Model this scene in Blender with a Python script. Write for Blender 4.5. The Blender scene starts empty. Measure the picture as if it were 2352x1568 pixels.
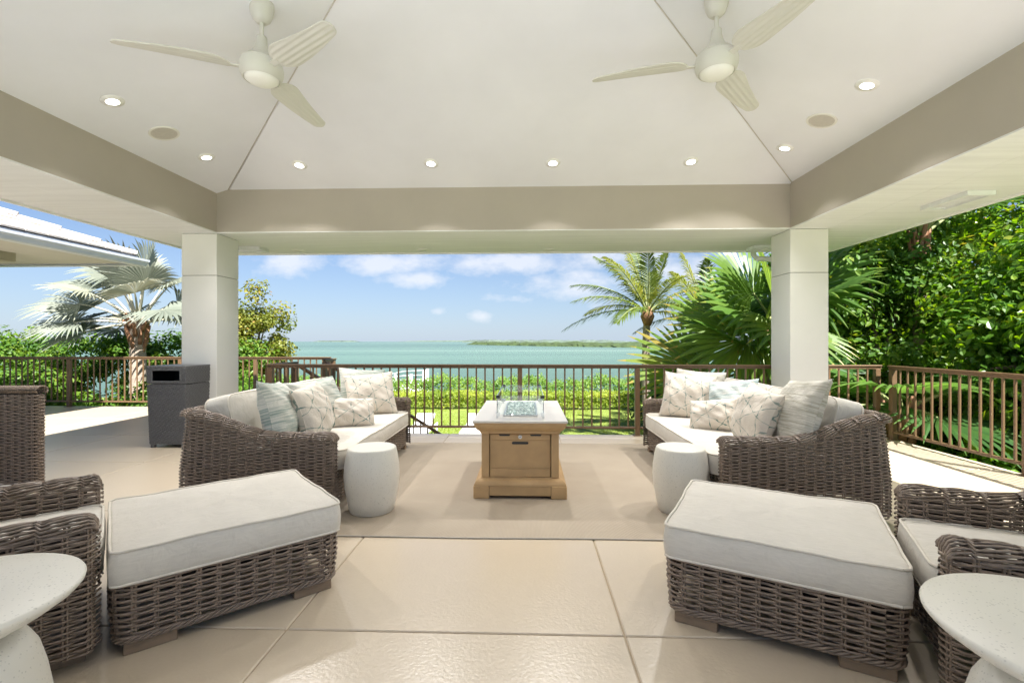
import bpy, math, random
import numpy as np
from math import sin, cos, pi, radians as rad
from mathutils import Vector, Matrix

random.seed(7)
RNG = np.random.default_rng(11)
scene = bpy.context.scene
COL = scene.collection

# ------------------------------------------------------------------ camera, sky, sun, exposure
cam_d = bpy.data.cameras.new('camera')
cam_d.sensor_width = 36.0
cam_d.lens = 36.0 * 1090.0 / 2352.0
cam_d.clip_start = 0.05
cam_d.clip_end = 60000
cam = bpy.data.objects.new('camera', cam_d)
COL.objects.link(cam)
cam.location = (0, 0, 1.2)
cam.rotation_euler = (rad(90), 0, math.atan(36 / 1090.0))
scene.camera = cam

SUN_DIR = Vector((0.49, -0.69, 1.0)).normalized()        # towards the sun
SUN_EL = math.asin(SUN_DIR.z)
SUN_STRENGTH = 3.45
SKY_STRENGTH = 0.052
EXPOSURE = 2.2

world = bpy.data.worlds.new('World')
scene.world = world
world.use_nodes = True


def build_world():
    nt = world.node_tree
    N, L = nt.nodes, nt.links
    N.clear()

    def m(op, a, b=None, c=None, clamp=False):
        n = N.new('ShaderNodeMath')
        n.operation = op
        n.use_clamp = clamp
        for i, v in enumerate((a, b, c)):
            if v is None:
                continue
            if isinstance(v, (int, float)):
                n.inputs[i].default_value = v
            else:
                L.new(v, n.inputs[i])
        return n.outputs[0]
    out = N.new('ShaderNodeOutputWorld')
    bg = N.new('ShaderNodeBackground')
    bg.inputs[1].default_value = SKY_STRENGTH
    sky = N.new('ShaderNodeTexSky')
    sky.sky_type = 'NISHITA'
    sky.sun_disc = False
    sky.sun_elevation = SUN_EL
    sky.sun_rotation = math.atan2(SUN_DIR.x, SUN_DIR.y)
    sky.altitude = 0
    sky.air_density = 1.0
    sky.dust_density = 0.15
    sky.ozone_density = 3.0
    tc = N.new('ShaderNodeTexCoord')
    sep = N.new('ShaderNodeSeparateXYZ')
    L.new(tc.outputs['Generated'], sep.inputs[0])
    x, y, z = sep.outputs
    # cumulus in front of the terrace: soft ellipses in tangent space broken up by noise
    ys = m('MAXIMUM', y, 0.05)
    u = m('DIVIDE', x, ys)
    v = m('DIVIDE', z, ys)
    cmb = N.new('ShaderNodeCombineXYZ')
    L.new(u, cmb.inputs[0])
    L.new(m('MULTIPLY', v, 1.7), cmb.inputs[1])
    nz = N.new('ShaderNodeTexNoise')
    nz.inputs['Scale'].default_value = 13
    nz.inputs['Detail'].default_value = 9
    nz.inputs['Roughness'].default_value = 0.6
    L.new(cmb.outputs[0], nz.inputs['Vector'])
    blobs = [(655, 600, 80, 30, 1.0), (900, 600, 130, 26, 1.0), (955, 640, 72, 19, 1.05), (1185, 602, 150, 27, 1.0),
             (1330, 655, 140, 42, .8), (1105, 723, 28, 13, 1.0), (1005, 716, 18, 9, .7), (1165, 683, 70, 12, .6),
             (1420, 590, 110, 34, 1.0), (1570, 625, 80, 40, .9), (560, 690, 60, 16, .35), (1240, 560, 260, 30, .9),
             (300, 430, 120, 30, .35), (1750, 560, 160, 40, .8), (-250, 560, 160, 40, .7), (2600, 520, 200, 60, .8)]
    tot = None
    for (px, py, rx, ry, s) in blobs:
        du = m('DIVIDE', m('SUBTRACT', u, (px - 1212) / 1090), rx / 1090 * 1.25)
        dv = m('DIVIDE', m('SUBTRACT', v, (783 - py) / 1090), ry / 1090 * 1.25)
        r2 = m('ADD', m('MULTIPLY', du, du), m('MULTIPLY', dv, dv))
        g = m('MULTIPLY', m('EXPONENT', m('MULTIPLY', r2, -1.0)), s)
        tot = g if tot is None else m('MAXIMUM', tot, g)
    front = m('GREATER_THAN', y, 0.06)
    tot = m('MULTIPLY', tot, front)
    # everywhere else: scattered fair-weather clouds on a flat layer
    zs = m('MAXIMUM', z, 0.0)
    zz = m('ADD', zs, 0.18)
    c2 = N.new('ShaderNodeCombineXYZ')
    L.new(m('DIVIDE', x, zz), c2.inputs[0])
    L.new(m('DIVIDE', y, zz), c2.inputs[1])
    n2 = N.new('ShaderNodeTexNoise')
    n2.inputs['Scale'].default_value = 1.3
    n2.inputs['Detail'].default_value = 8
    L.new(c2.outputs[0], n2.inputs['Vector'])
    gen = m('MULTIPLY', m('SUBTRACT', n2.outputs[0], 0.56), 7.0, clamp=True)
    gen = m('MULTIPLY', gen, m('MULTIPLY', m('SUBTRACT', z, 0.24), 6.0, clamp=True))
    dens = m('ADD', m('MULTIPLY', tot, 0.85), m('MULTIPLY', m('SUBTRACT', nz.outputs[0], 0.5), 1.5))
    dens = m('MULTIPLY', m('SUBTRACT', dens, 0.30), 1.9, clamp=True)
    dens = m('MULTIPLY', dens, m('MULTIPLY', tot, 3.0, clamp=True))
    dens = m('MAXIMUM', dens, gen)
    dens = m('MULTIPLY', dens, 0.72)
    dens = m('MULTIPLY', dens, m('MULTIPLY', z, 30, clamp=True))
    tint = N.new('ShaderNodeMixRGB')
    tint.blend_type = 'MULTIPLY'
    tint.inputs[0].default_value = 1.0
    L.new(sky.outputs[0], tint.inputs[1])
    tint.inputs[2].default_value = (0.46, 0.48, 0.55, 1)
    hz = N.new('ShaderNodeMixRGB')            # pale blue, hazy lower sky all round the horizon
    L.new(m('MULTIPLY', m('POWER', m('SUBTRACT', 1.0, m('MULTIPLY', zs, 2.6), clamp=True), 2.0), 0.8), hz.inputs[0])
    L.new(tint.outputs[0], hz.inputs[1])
    hz.inputs[2].default_value = (2.1, 2.68, 3.45, 1)
    mix = N.new('ShaderNodeMixRGB')
    L.new(dens, mix.inputs[0])
    L.new(hz.outputs[0], mix.inputs[1])
    mix.inputs[2].default_value = (4.1, 4.2, 4.45, 1)
    L.new(mix.outputs[0], bg.inputs[0])
    L.new(bg.outputs[0], out.inputs[0])


build_world()
sun_d = bpy.data.lights.new('sun', 'SUN')
sun_d.energy = SUN_STRENGTH
sun_d.angle = rad(0.53)
sun_d.color = (1.0, 0.975, 0.94)
sun = bpy.data.objects.new('sun', sun_d)
COL.objects.link(sun)
sun.rotation_euler = SUN_DIR.to_track_quat('Z', 'Y').to_euler()
vs = scene.view_settings
vs.view_transform = 'Standard'
vs.look = 'None'
vs.exposure = EXPOSURE
vs.gamma = 1.0
vs.use_curve_mapping = False
scene.cycles.use_denoising = True
scene.cycles.max_bounces = 10
scene.cycles.diffuse_bounces = 6
scene.cycles.transparent_max_bounces = 16
scene.cycles.sample_clamp_indirect = 8

# ------------------------------------------------------------------ helpers: meshes


class MB:
    """collects vertices and faces, links them as ONE mesh object"""

    def __init__(self):
        self.v, self.f, self.n, self.att = [], [], 0, []

    def add(self, V, F, a=0.0):
        V = np.asarray(V, float).reshape(-1, 3)
        if not isinstance(F, (list, tuple)) or (len(F) and not isinstance(F[0], np.ndarray)):
            groups = {}
            for q in F:
                groups.setdefault(len(q), []).append(q)
            F = [np.array(g) for g in groups.values()]
        for g in F:
            self.f.append(np.asarray(g, int) + self.n)
            self.att.append(np.full(len(g), a) if np.isscalar(a) else np.asarray(a))
        self.v.append(V)
        self.n += len(V)
        return self

    def box(self, x0, x1, y0, y1, z0, z1, b=0.0, M=None):
        V, F = box_vf(x0, x1, y0, y1, z0, z1, b)
        if M is not None:
            V = V @ np.array(M.to_3x3()).T + np.array(M.translation)
        return self.add(V, F)

    def tube(self, P, r, n=8, cap=True, a=0.0):
        P = np.asarray(P, float)
        r = np.full(len(P), r) if np.isscalar(r) else np.asarray(r, float)
        T = np.gradient(P, axis=0)
        T /= np.linalg.norm(T, axis=1)[:, None] + 1e-12
        up = np.array([0, 0, 1.0]) if abs(T[0][2]) < .9 else np.array([1.0, 0, 0])
        S = np.cross(T, up)
        S /= np.linalg.norm(S, axis=1)[:, None] + 1e-12
        U = np.cross(S, T)
        an = np.linspace(0, 2 * pi, n, endpoint=False)
        V = P[:, None] + r[:, None, None] * (np.cos(an)[None, :, None] * S[:, None] + np.sin(an)[None, :, None] * U[:, None])
        k = len(P)
        F = [ring_quads(k, n)]
        if cap and n > 2:
            F.append(np.array([list(range(n))[::-1]]))
            F.append(np.array([[(k - 1) * n + i for i in range(n)]]))
        return self.add(V.reshape(-1, 3), F, a)

    def lathe(self, prof, n=32, c=(0, 0, 0)):
        prof = np.asarray(prof, float)
        an = np.linspace(0, 2 * pi, n, endpoint=False)
        V = np.stack([prof[:, 0:1] * np.cos(an), prof[:, 0:1] * np.sin(an), np.repeat(prof[:, 1:2], n, 1)], -1).reshape(-1, 3) + np.array(c)
        F = [ring_quads(len(prof), n)]
        if prof[0, 0] > 1e-6:
            F.append(np.array([list(range(n))[::-1]]))
        if prof[-1, 0] > 1e-6:
            F.append(np.array([[(len(prof) - 1) * n + i for i in range(n)]]))
        return self.add(V, F)

    def poly(self, pts, z0, z1):
        """upright prism over an xy outline"""
        n = len(pts)
        V = [(p[0], p[1], z0) for p in pts] + [(p[0], p[1], z1) for p in pts]
        F = [list(range(n))[::-1], list(range(n, 2 * n))] + [[i, (i + 1) % n, n + (i + 1) % n, n + i] for i in range(n)]
        return self.add(V, F)

    def mesh(self, name, mat, smooth=False, angle=None, uv=None):
        V = np.concatenate(self.v)
        me = bpy.data.meshes.new(name)
        me.vertices.add(len(V))
        me.vertices.foreach_set('co', V.ravel())
        idx = np.concatenate([g.ravel() for g in self.f])
        tot = np.concatenate([np.full(len(g), g.shape[1]) for g in self.f])
        me.loops.add(len(idx))
        me.loops.foreach_set('vertex_index', idx)
        me.polygons.add(len(tot))
        me.polygons.foreach_set('loop_start', np.concatenate([[0], np.cumsum(tot)[:-1]]))
        me.polygons.foreach_set('loop_total', tot)
        me.polygons.foreach_set('use_smooth', np.full(len(tot), bool(smooth)))
        at = np.concatenate(self.att)
        if np.any(at):
            A = me.attributes.new('rnd', 'FLOAT', 'FACE')
            A.data.foreach_set('value', at)
        if uv is not None:
            ul = me.uv_layers.new(name='UVMap')
            ul.data.foreach_set('uv', uv[idx].ravel())
        me.update(calc_edges=True)
        me.validate()
        if smooth and angle:
            me.set_sharp_from_angle(angle=rad(angle))
        if mat is not None:
            me.materials.append(mat)
        return me

    def build(self, name, mat, parent=None, smooth=False, angle=None, loc=None, uv=None, **props):
        return link(name, self.mesh(name, mat, smooth, angle, uv), parent, loc, **props)


def ring_quads(k, n):
    i = np.arange(k - 1)[:, None] * n
    j = np.arange(n)[None, :]
    j2 = (j + 1) % n
    return np.stack([i + j, i + j2, i + n + j2, i + n + j], -1).reshape(-1, 4)


def box_vf(x0, x1, y0, y1, z0, z1, b=0.0):
    if b <= 0:
        V = np.array([(x, y, z) for z in (z0, z1) for y in (y0, y1) for x in (x0, x1)], float)
        return V, [[0, 2, 3, 1], [4, 5, 7, 6], [0, 1, 5, 4], [2, 6, 7, 3], [0, 4, 6, 2], [1, 3, 7, 5]]
    c = np.array([(x0 + x1) / 2, (y0 + y1) / 2, (z0 + z1) / 2])
    h = np.array([x1 - x0, y1 - y0, z1 - z0]) / 2
    V, ix = [], {}
    for sx in (-1, 1):
        for sy in (-1, 1):
            for sz in (-1, 1):
                s = np.array([sx, sy, sz])
                for a in range(3):
                    hh = h - b
                    hh[a] = h[a]
                    ix[(sx, sy, sz, a)] = len(V)
                    V.append(c + s * hh)
    F = []
    for a in range(3):
        o = [k for k in range(3) if k != a]
        for s in (-1, 1):
            q = []
            for (p, r) in ((-1, -1), (1, -1), (1, 1), (-1, 1)):
                t = [0, 0, 0]
                t[a], t[o[0]], t[o[1]] = s, p, r
                q.append(ix[(t[0], t[1], t[2], a)])
            F.append(q if (s > 0) == (a != 1) else q[::-1])
    for a in range(3):                                       # edges along axis a
        o = [k for k in range(3) if k != a]
        for p in (-1, 1):
            for r in (-1, 1):
                t0, t1 = [0, 0, 0], [0, 0, 0]
                t0[a], t1[a] = -1, 1
                for t in (t0, t1):
                    t[o[0]], t[o[1]] = p, r
                q = [ix[(*t0, o[0])], ix[(*t1, o[0])], ix[(*t1, o[1])], ix[(*t0, o[1])]]
                F.append(q)
    for sx in (-1, 1):
        for sy in (-1, 1):
            for sz in (-1, 1):
                F.append([ix[(sx, sy, sz, a)] for a in range(3)])
    return np.array(V), F


def link(name, data, parent=None, loc=None, rot=None, **props):
    o = bpy.data.objects.new(name, data)
    COL.objects.link(o)
    if parent is not None:
        o.parent = parent
    if loc is not None:
        o.location = loc
    if rot is not None:
        o.rotation_euler = rot
    for k, v in props.items():
        o[k] = v
    return o


def thing(name, label, cat, loc=(0, 0, 0), rot=(0, 0, 0), group=None):
    o = link(name, None, None, loc, rot)
    o.empty_display_size = 0.1
    tag(o, label, cat, group)
    return o


def tag(o, label, cat, group=None):
    o['label'] = label
    o['category'] = cat
    if group:
        o['group'] = group
    return o


def copy_tree(o, parent=None):
    c = o.copy()
    COL.objects.link(c)
    c.parent = parent
    for ch in list(o.children):
        copy_tree(ch, c)
    return c


def structure(o):
    o['kind'] = 'structure'
    return o

# ------------------------------------------------------------------ helpers: materials


def nodes_of(name):
    mt = bpy.data.materials.new(name)
    mt.use_nodes = True
    nt = mt.node_tree
    return mt, nt, nt.nodes, nt.links, nt.nodes['Principled BSDF']


def ramp(N, stops):
    r = N.new('ShaderNodeValToRGB')
    e = r.color_ramp.elements
    while len(e) < len(stops):
        e.new(0.5)
    for k, (p, c) in zip(e, stops):
        k.position = p
        k.color = (*c, 1) if len(c) == 3 else c
    return r


def mapping(N, L, coord='Object', scale=(1, 1, 1), rot=(0, 0, 0)):
    tc = N.new('ShaderNodeTexCoord')
    mp = N.new('ShaderNodeMapping')
    mp.inputs['Scale'].default_value = scale
    mp.inputs['Rotation'].default_value = rot
    L.new(tc.outputs[coord], mp.inputs[0])
    return mp.outputs[0]


def noise(N, L, vec, scale, detail=4, rough=.55, dist=0):
    n = N.new('ShaderNodeTexNoise')
    n.inputs['Scale'].default_value = scale
    n.inputs['Detail'].default_value = detail
    n.inputs['Roughness'].default_value = rough
    n.inputs['Distortion'].default_value = dist
    L.new(vec, n.inputs['Vector'])
    return n.outputs[0]


def shade(c, k):
    return tuple(min(1, max(0, v * k)) for v in c)


def mat(name, c, rough=.6, var=.08, vscale=3, vmap=(1, 1, 1), bump=0, bscale=60, bmap=None, bdist=.004, spec=.5,
        metal=0, coat=0, rvar=0, sheen=0):
    mt, nt, N, L, B = nodes_of(name)
    v = mapping(N, L, 'Object', vmap)
    nz = noise(N, L, v, vscale, 5)
    r = ramp(N, [(.3, shade(c, 1 - var)), (.7, shade(c, 1 + var))])
    L.new(nz, r.inputs[0])
    L.new(r.outputs[0], B.inputs['Base Color'])
    B.inputs['Roughness'].default_value = rough
    B.inputs['Specular IOR Level'].default_value = spec
    B.inputs['Metallic'].default_value = metal
    B.inputs['Coat Weight'].default_value = coat
    B.inputs['Sheen Weight'].default_value = sheen
    if rvar:
        mr = N.new('ShaderNodeMapRange')
        mr.inputs[3].default_value = rough - rvar
        mr.inputs[4].default_value = rough + rvar
        L.new(nz, mr.inputs[0])
        L.new(mr.outputs[0], B.inputs['Roughness'])
    if bump:
        bv = mapping(N, L, 'Object', bmap or (1, 1, 1))
        bn = noise(N, L, bv, bscale, 3)
        b = N.new('ShaderNodeBump')
        b.inputs['Strength'].default_value = bump
        b.inputs['Distance'].default_value = bdist
        L.new(bn, b.inputs['Height'])
        L.new(b.outputs[0], B.inputs['Normal'])
    return mt


def leaf_mat(name, stops, transl=.35, rough=.45, spec=.4):
    """leaf colour varies leaf by leaf through the face attribute 'rnd'"""
    mt, nt, N, L, B = nodes_of(name)
    at = N.new('ShaderNodeAttribute')
    at.attribute_name = 'rnd'
    r = ramp(N, stops)
    L.new(at.outputs['Fac'], r.inputs[0])
    L.new(r.outputs[0], B.inputs['Base Color'])
    B.inputs['Roughness'].default_value = rough
    B.inputs['Specular IOR Level'].default_value = spec
    tr = N.new('ShaderNodeBsdfTranslucent')
    hs = N.new('ShaderNodeHueSaturation')
    hs.inputs['Hue'].default_value = .485
    hs.inputs['Value'].default_value = 1.7
    hs.inputs['Saturation'].default_value = 1.1
    L.new(r.outputs[0], hs.inputs['Color'])
    L.new(hs.outputs[0], tr.inputs[0])
    mx = N.new('ShaderNodeMixShader')
    mx.inputs[0].default_value = transl
    L.new(B.outputs[0], mx.inputs[1])
    L.new(tr.outputs[0], mx.inputs[2])
    L.new(mx.outputs[0], N['Material Output'].inputs[0])
    return mt


def fabric_mat(name, c, kind=None, teal=(.10, .19, .18)):
    mt, nt, N, L, B = nodes_of(name)
    B.inputs['Roughness'].default_value = .85
    B.inputs['Specular IOR Level'].default_value = .2
    B.inputs['Sheen Weight'].default_value = .15
    ob = mapping(N, L, 'Object')
    slub = noise(N, L, mapping(N, L, 'Object', (22, 170, 170)), 1.0, 3)
    soft = noise(N, L, ob, 4, 3)
    base = ramp(N, [(.3, shade(c, .88)), (.7, shade(c, 1.06))])
    ad = N.new('ShaderNodeMath')
    ad.operation = 'MULTIPLY_ADD'
    L.new(slub, ad.inputs[0])
    ad.inputs[1].default_value = .5
    hf = N.new('ShaderNodeMath')
    hf.operation = 'MULTIPLY'
    L.new(soft, hf.inputs[0])
    hf.inputs[1].default_value = .5
    L.new(hf.outputs[0], ad.inputs[2])
    L.new(ad.outputs[0], base.inputs[0])
    col = base.outputs[0]

    def m(op, a, b=None):
        n = N.new('ShaderNodeMath')
        n.operation = op
        for i, q in enumerate((a, b)):
            if q is None:
                continue
            if isinstance(q, (int, float)):
                n.inputs[i].default_value = q
            else:
                L.new(q, n.inputs[i])
        return n.outputs[0]
    if kind:
        tc = N.new('ShaderNodeTexCoord')
        sp = N.new('ShaderNodeSeparateXYZ')
        oi = N.new('ShaderNodeObjectInfo')
        L.new(tc.outputs['UV'], sp.inputs[0])
        u, v = sp.outputs[0], sp.outputs[1]
        wob = noise(N, L, mapping(N, L, 'UV'), 7, 2)
    if kind == 'star':
        # hand-dyed star lattice: three families of thin lines with knots along them
        mask = None
        wob2 = m('MULTIPLY', m('SUBTRACT', wob, .5), .05)
        for k, (a, s) in enumerate(((8, .155), (68, .155), (128, .155))):
            d = m('ADD', m('MULTIPLY', u, cos(rad(a))), m('MULTIPLY', v, sin(rad(a))))
            e = m('ADD', m('MULTIPLY', u, -sin(rad(a))), m('MULTIPLY', v, cos(rad(a))))
            d = m('ADD', m('ADD', d, wob2), .031 * k)
            fr = m('ABSOLUTE', m('SUBTRACT', m('FRACT', m('DIVIDE', d, s)), .5))
            knots = m('ABSOLUTE', m('SINE', m('MULTIPLY', e, 44.0)))
            knots = m('POWER', knots, 7.0)
            w = m('ADD', .017, m('MULTIPLY', knots, .024))
            lin = m('DIVIDE', m('SUBTRACT', w, fr), .014)
            n = N.new('ShaderNodeClamp')
            L.new(lin, n.inputs[0])
            mask = n.outputs[0] if mask is None else m('MAXIMUM', mask, n.outputs[0])
        fade = ramp(N, [(.34, (.35, .35, .35)), (.58, (1, 1, 1))])
        L.new(noise(N, L, mapping(N, L, 'UV'), 12, 3), fade.inputs[0])
        fac = m('MULTIPLY', mask, fade.outputs[0])
        mx = N.new('ShaderNodeMixRGB')
        L.new(fac, mx.inputs[0])
        L.new(col, mx.inputs[1])
        mx.inputs[2].default_value = (*teal, 1)
        col = mx.outputs[0]
    elif kind == 'streak':
        st = noise(N, L, mapping(N, L, 'UV', (5, 75, 1)), 1.0, 6, .62, .4)
        pt = noise(N, L, mapping(N, L, 'UV', (2.2, 4.5, 1)), 1.0, 3)
        f = m('MULTIPLY', st, m('ADD', .35, m('MULTIPLY', pt, 1.25)))
        rr = ramp(N, [(.40, (0, 0, 0)), (.62, (1, 1, 1))])
        L.new(f, rr.inputs[0])
        mx = N.new('ShaderNodeMixRGB')
        L.new(m('MULTIPLY', rr.outputs[0], .85), mx.inputs[0])
        L.new(col, mx.inputs[1])
        mx.inputs[2].default_value = (*teal, 1)
        col = mx.outputs[0]
    L.new(col, B.inputs['Base Color'])
    wv = noise(N, L, mapping(N, L, 'Object', (700, 700, 700)), 1.0, 1)
    wr = noise(N, L, ob, 9, 4, .6, .6)
    b = N.new('ShaderNodeBump')
    b.inputs['Strength'].default_value = .25
    b.inputs['Distance'].default_value = .002
    L.new(wv, b.inputs['Height'])
    b2 = N.new('ShaderNodeBump')
    b2.inputs['Strength'].default_value = .45 if kind else .34
    b2.inputs['Distance'].default_value = .03
    L.new(wr, b2.inputs['Height'])
    L.new(b.outputs[0], b2.inputs['Normal'])
    L.new(b2.outputs[0], B.inputs['Normal'])
    return mt


M = {}
M['ceiling'] = mat('ceiling paint', (.77, .78, .825), .75, .045, 1.0, bump=.12, bscale=35, bmap=(1, 6, 1), bdist=.003, spec=.3)
M['soffit'] = mat('soffit boards', (.75, .76, .77), .65, .06, 2.2, (.4, 6, 6), bump=.12, bscale=25, bmap=(.5, 8, 8), bdist=.003)
M['taupe'] = mat('taupe stucco', (.43, .39, .335), .8, .03, 2, bump=.25, bscale=180, bdist=.002, spec=.3)
M['column'] = mat('column panels', (.70, .69, .655), .6, .03, 2, bump=.12, bscale=140, bdist=.002)
M['joint'] = mat('dark joint', (.10, .09, .08), .9)
M['trim_white'] = mat('white trim', (.80, .80, .78), .5, .02)
M['rail'] = mat('bronze railing', (.135, .080, .040), .42, .10, 6, bump=.08, bscale=90, spec=.5)
M['wicker'] = mat('brown wicker', (.205, .152, .112), .42, .42, 30, (1, 1, 9), bump=.15, bscale=160, bdist=.002, spec=.55)
M['wicker_dark'] = mat('wicker core', (.035, .027, .022), .8, .2, 12)
M['bin'] = mat('grey bin weave', (.115, .115, .118), .38, .18, 40, spec=.55)
M['bin_dark'] = mat('bin opening', (.012, .013, .016), .35, .1)
M['foot'] = mat('weathered teak foot', (.235, .165, .105), .75, .2, 9, (1, 8, 8), bump=.3, bscale=40, bmap=(1, 10, 10))
M['cream'] = fabric_mat('cream outdoor canvas', (.60, .56, .495))
M['piping'] = mat('cream piping', (.65, .60, .52), .85, .05, 20)
M['star'] = fabric_mat('star print linen', (.64, .575, .495), 'star', (.11, .20, .18))
M['streak'] = fabric_mat('sage streaked linen', (.60, .585, .525), 'streak', (.20, .275, .245))
M['streak_blue'] = fabric_mat('blue streaked linen', (.68, .68, .64), 'streak', (.22, .325, .33))
M['streak_tan'] = fabric_mat('tan streaked linen', (.56, .53, .47), 'streak', (.29, .275, .215))
M['aqua'] = fabric_mat('pale aqua linen', (.60, .68, .68), 'streak', (.42, .55, .57))
M['terrazzo'] = None
M['stone_tan'] = mat('tan cast stone', (.47, .30, .140), .62, .10, 7, bump=.2, bscale=70, bdist=.002)
M['stone_top'] = mat('pale stone top', (.60, .56, .50), .32, .05, 5, bump=.05, bscale=90)
M['black'] = mat('black metal', (.015, .015, .016), .45, .1)
M['steel'] = mat('brushed steel', (.55, .55, .54), .28, .05, 10, metal=1)
M['fan'] = mat('putty fan enamel', (.60, .595, .545), .42, .02, 2)
M['opal'] = mat('opal lens', (.82, .82, .78), .35, .02)
M['grille'] = mat('speaker grille cloth', (.52, .49, .44), .8, .05, 40, bump=.4, bscale=500, bdist=.002)
M['off_white'] = mat('off white metal', (.72, .71, .66), .45, .02)
M['rug'] = None
M['tile_roof'] = mat('sun bleached roof tile', (.50, .45, .40), .7, .08, 3, bump=.2, bscale=40)
M['gutter'] = mat('grey blue gutter', (.52, .545, .60), .4, .03)
M['wing_soffit'] = mat('grey wing soffit', (.46, .45, .41), .8, .04)  # plain grey of the wing's eave boards
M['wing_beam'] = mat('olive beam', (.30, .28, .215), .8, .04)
M['bark'] = mat('grey bark', (.20, .155, .115), .9, .25, 8, (1, 1, 3), bump=.6, bscale=25, bdist=.03)
M['palm_bark'] = mat('pale palm bark', (.40, .32, .25), .9, .18, 5, (2, 2, 14), bump=.6, bscale=16, bmap=(1, 1, 8), bdist=.03)
M['boot'] = mat('rusty leaf bases', (.30, .155, .085), .85, .3, 9, bump=.5, bscale=20, bdist=.02)
M['white_paint'] = mat('white dock paint', (.80, .80, .79), .6, .03)
M['red'] = mat('red buoy', (.5, .05, .04), .4)
M['soil'] = mat('mulch', (.10, .075, .05), .95, .3, 8, bump=.5, bscale=30)
M['deck_side'] = mat('deck side', (.45, .39, .31), .85, .08, 2)


def emit_mat(name, c, s):
    mt, nt, N, L, B = nodes_of(name)
    B.inputs['Base Color'].default_value = (.9, .9, .88, 1)
    B.inputs['Emission Color'].default_value = (*c, 1)
    B.inputs['Emission Strength'].default_value = s
    return mt


M['lamp'] = emit_mat('lit lens', (1, .95, .88), 1.6)
M['vent_screen'] = mat('vent screen', (.34, .28, .22), .8, .1, 30)


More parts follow.
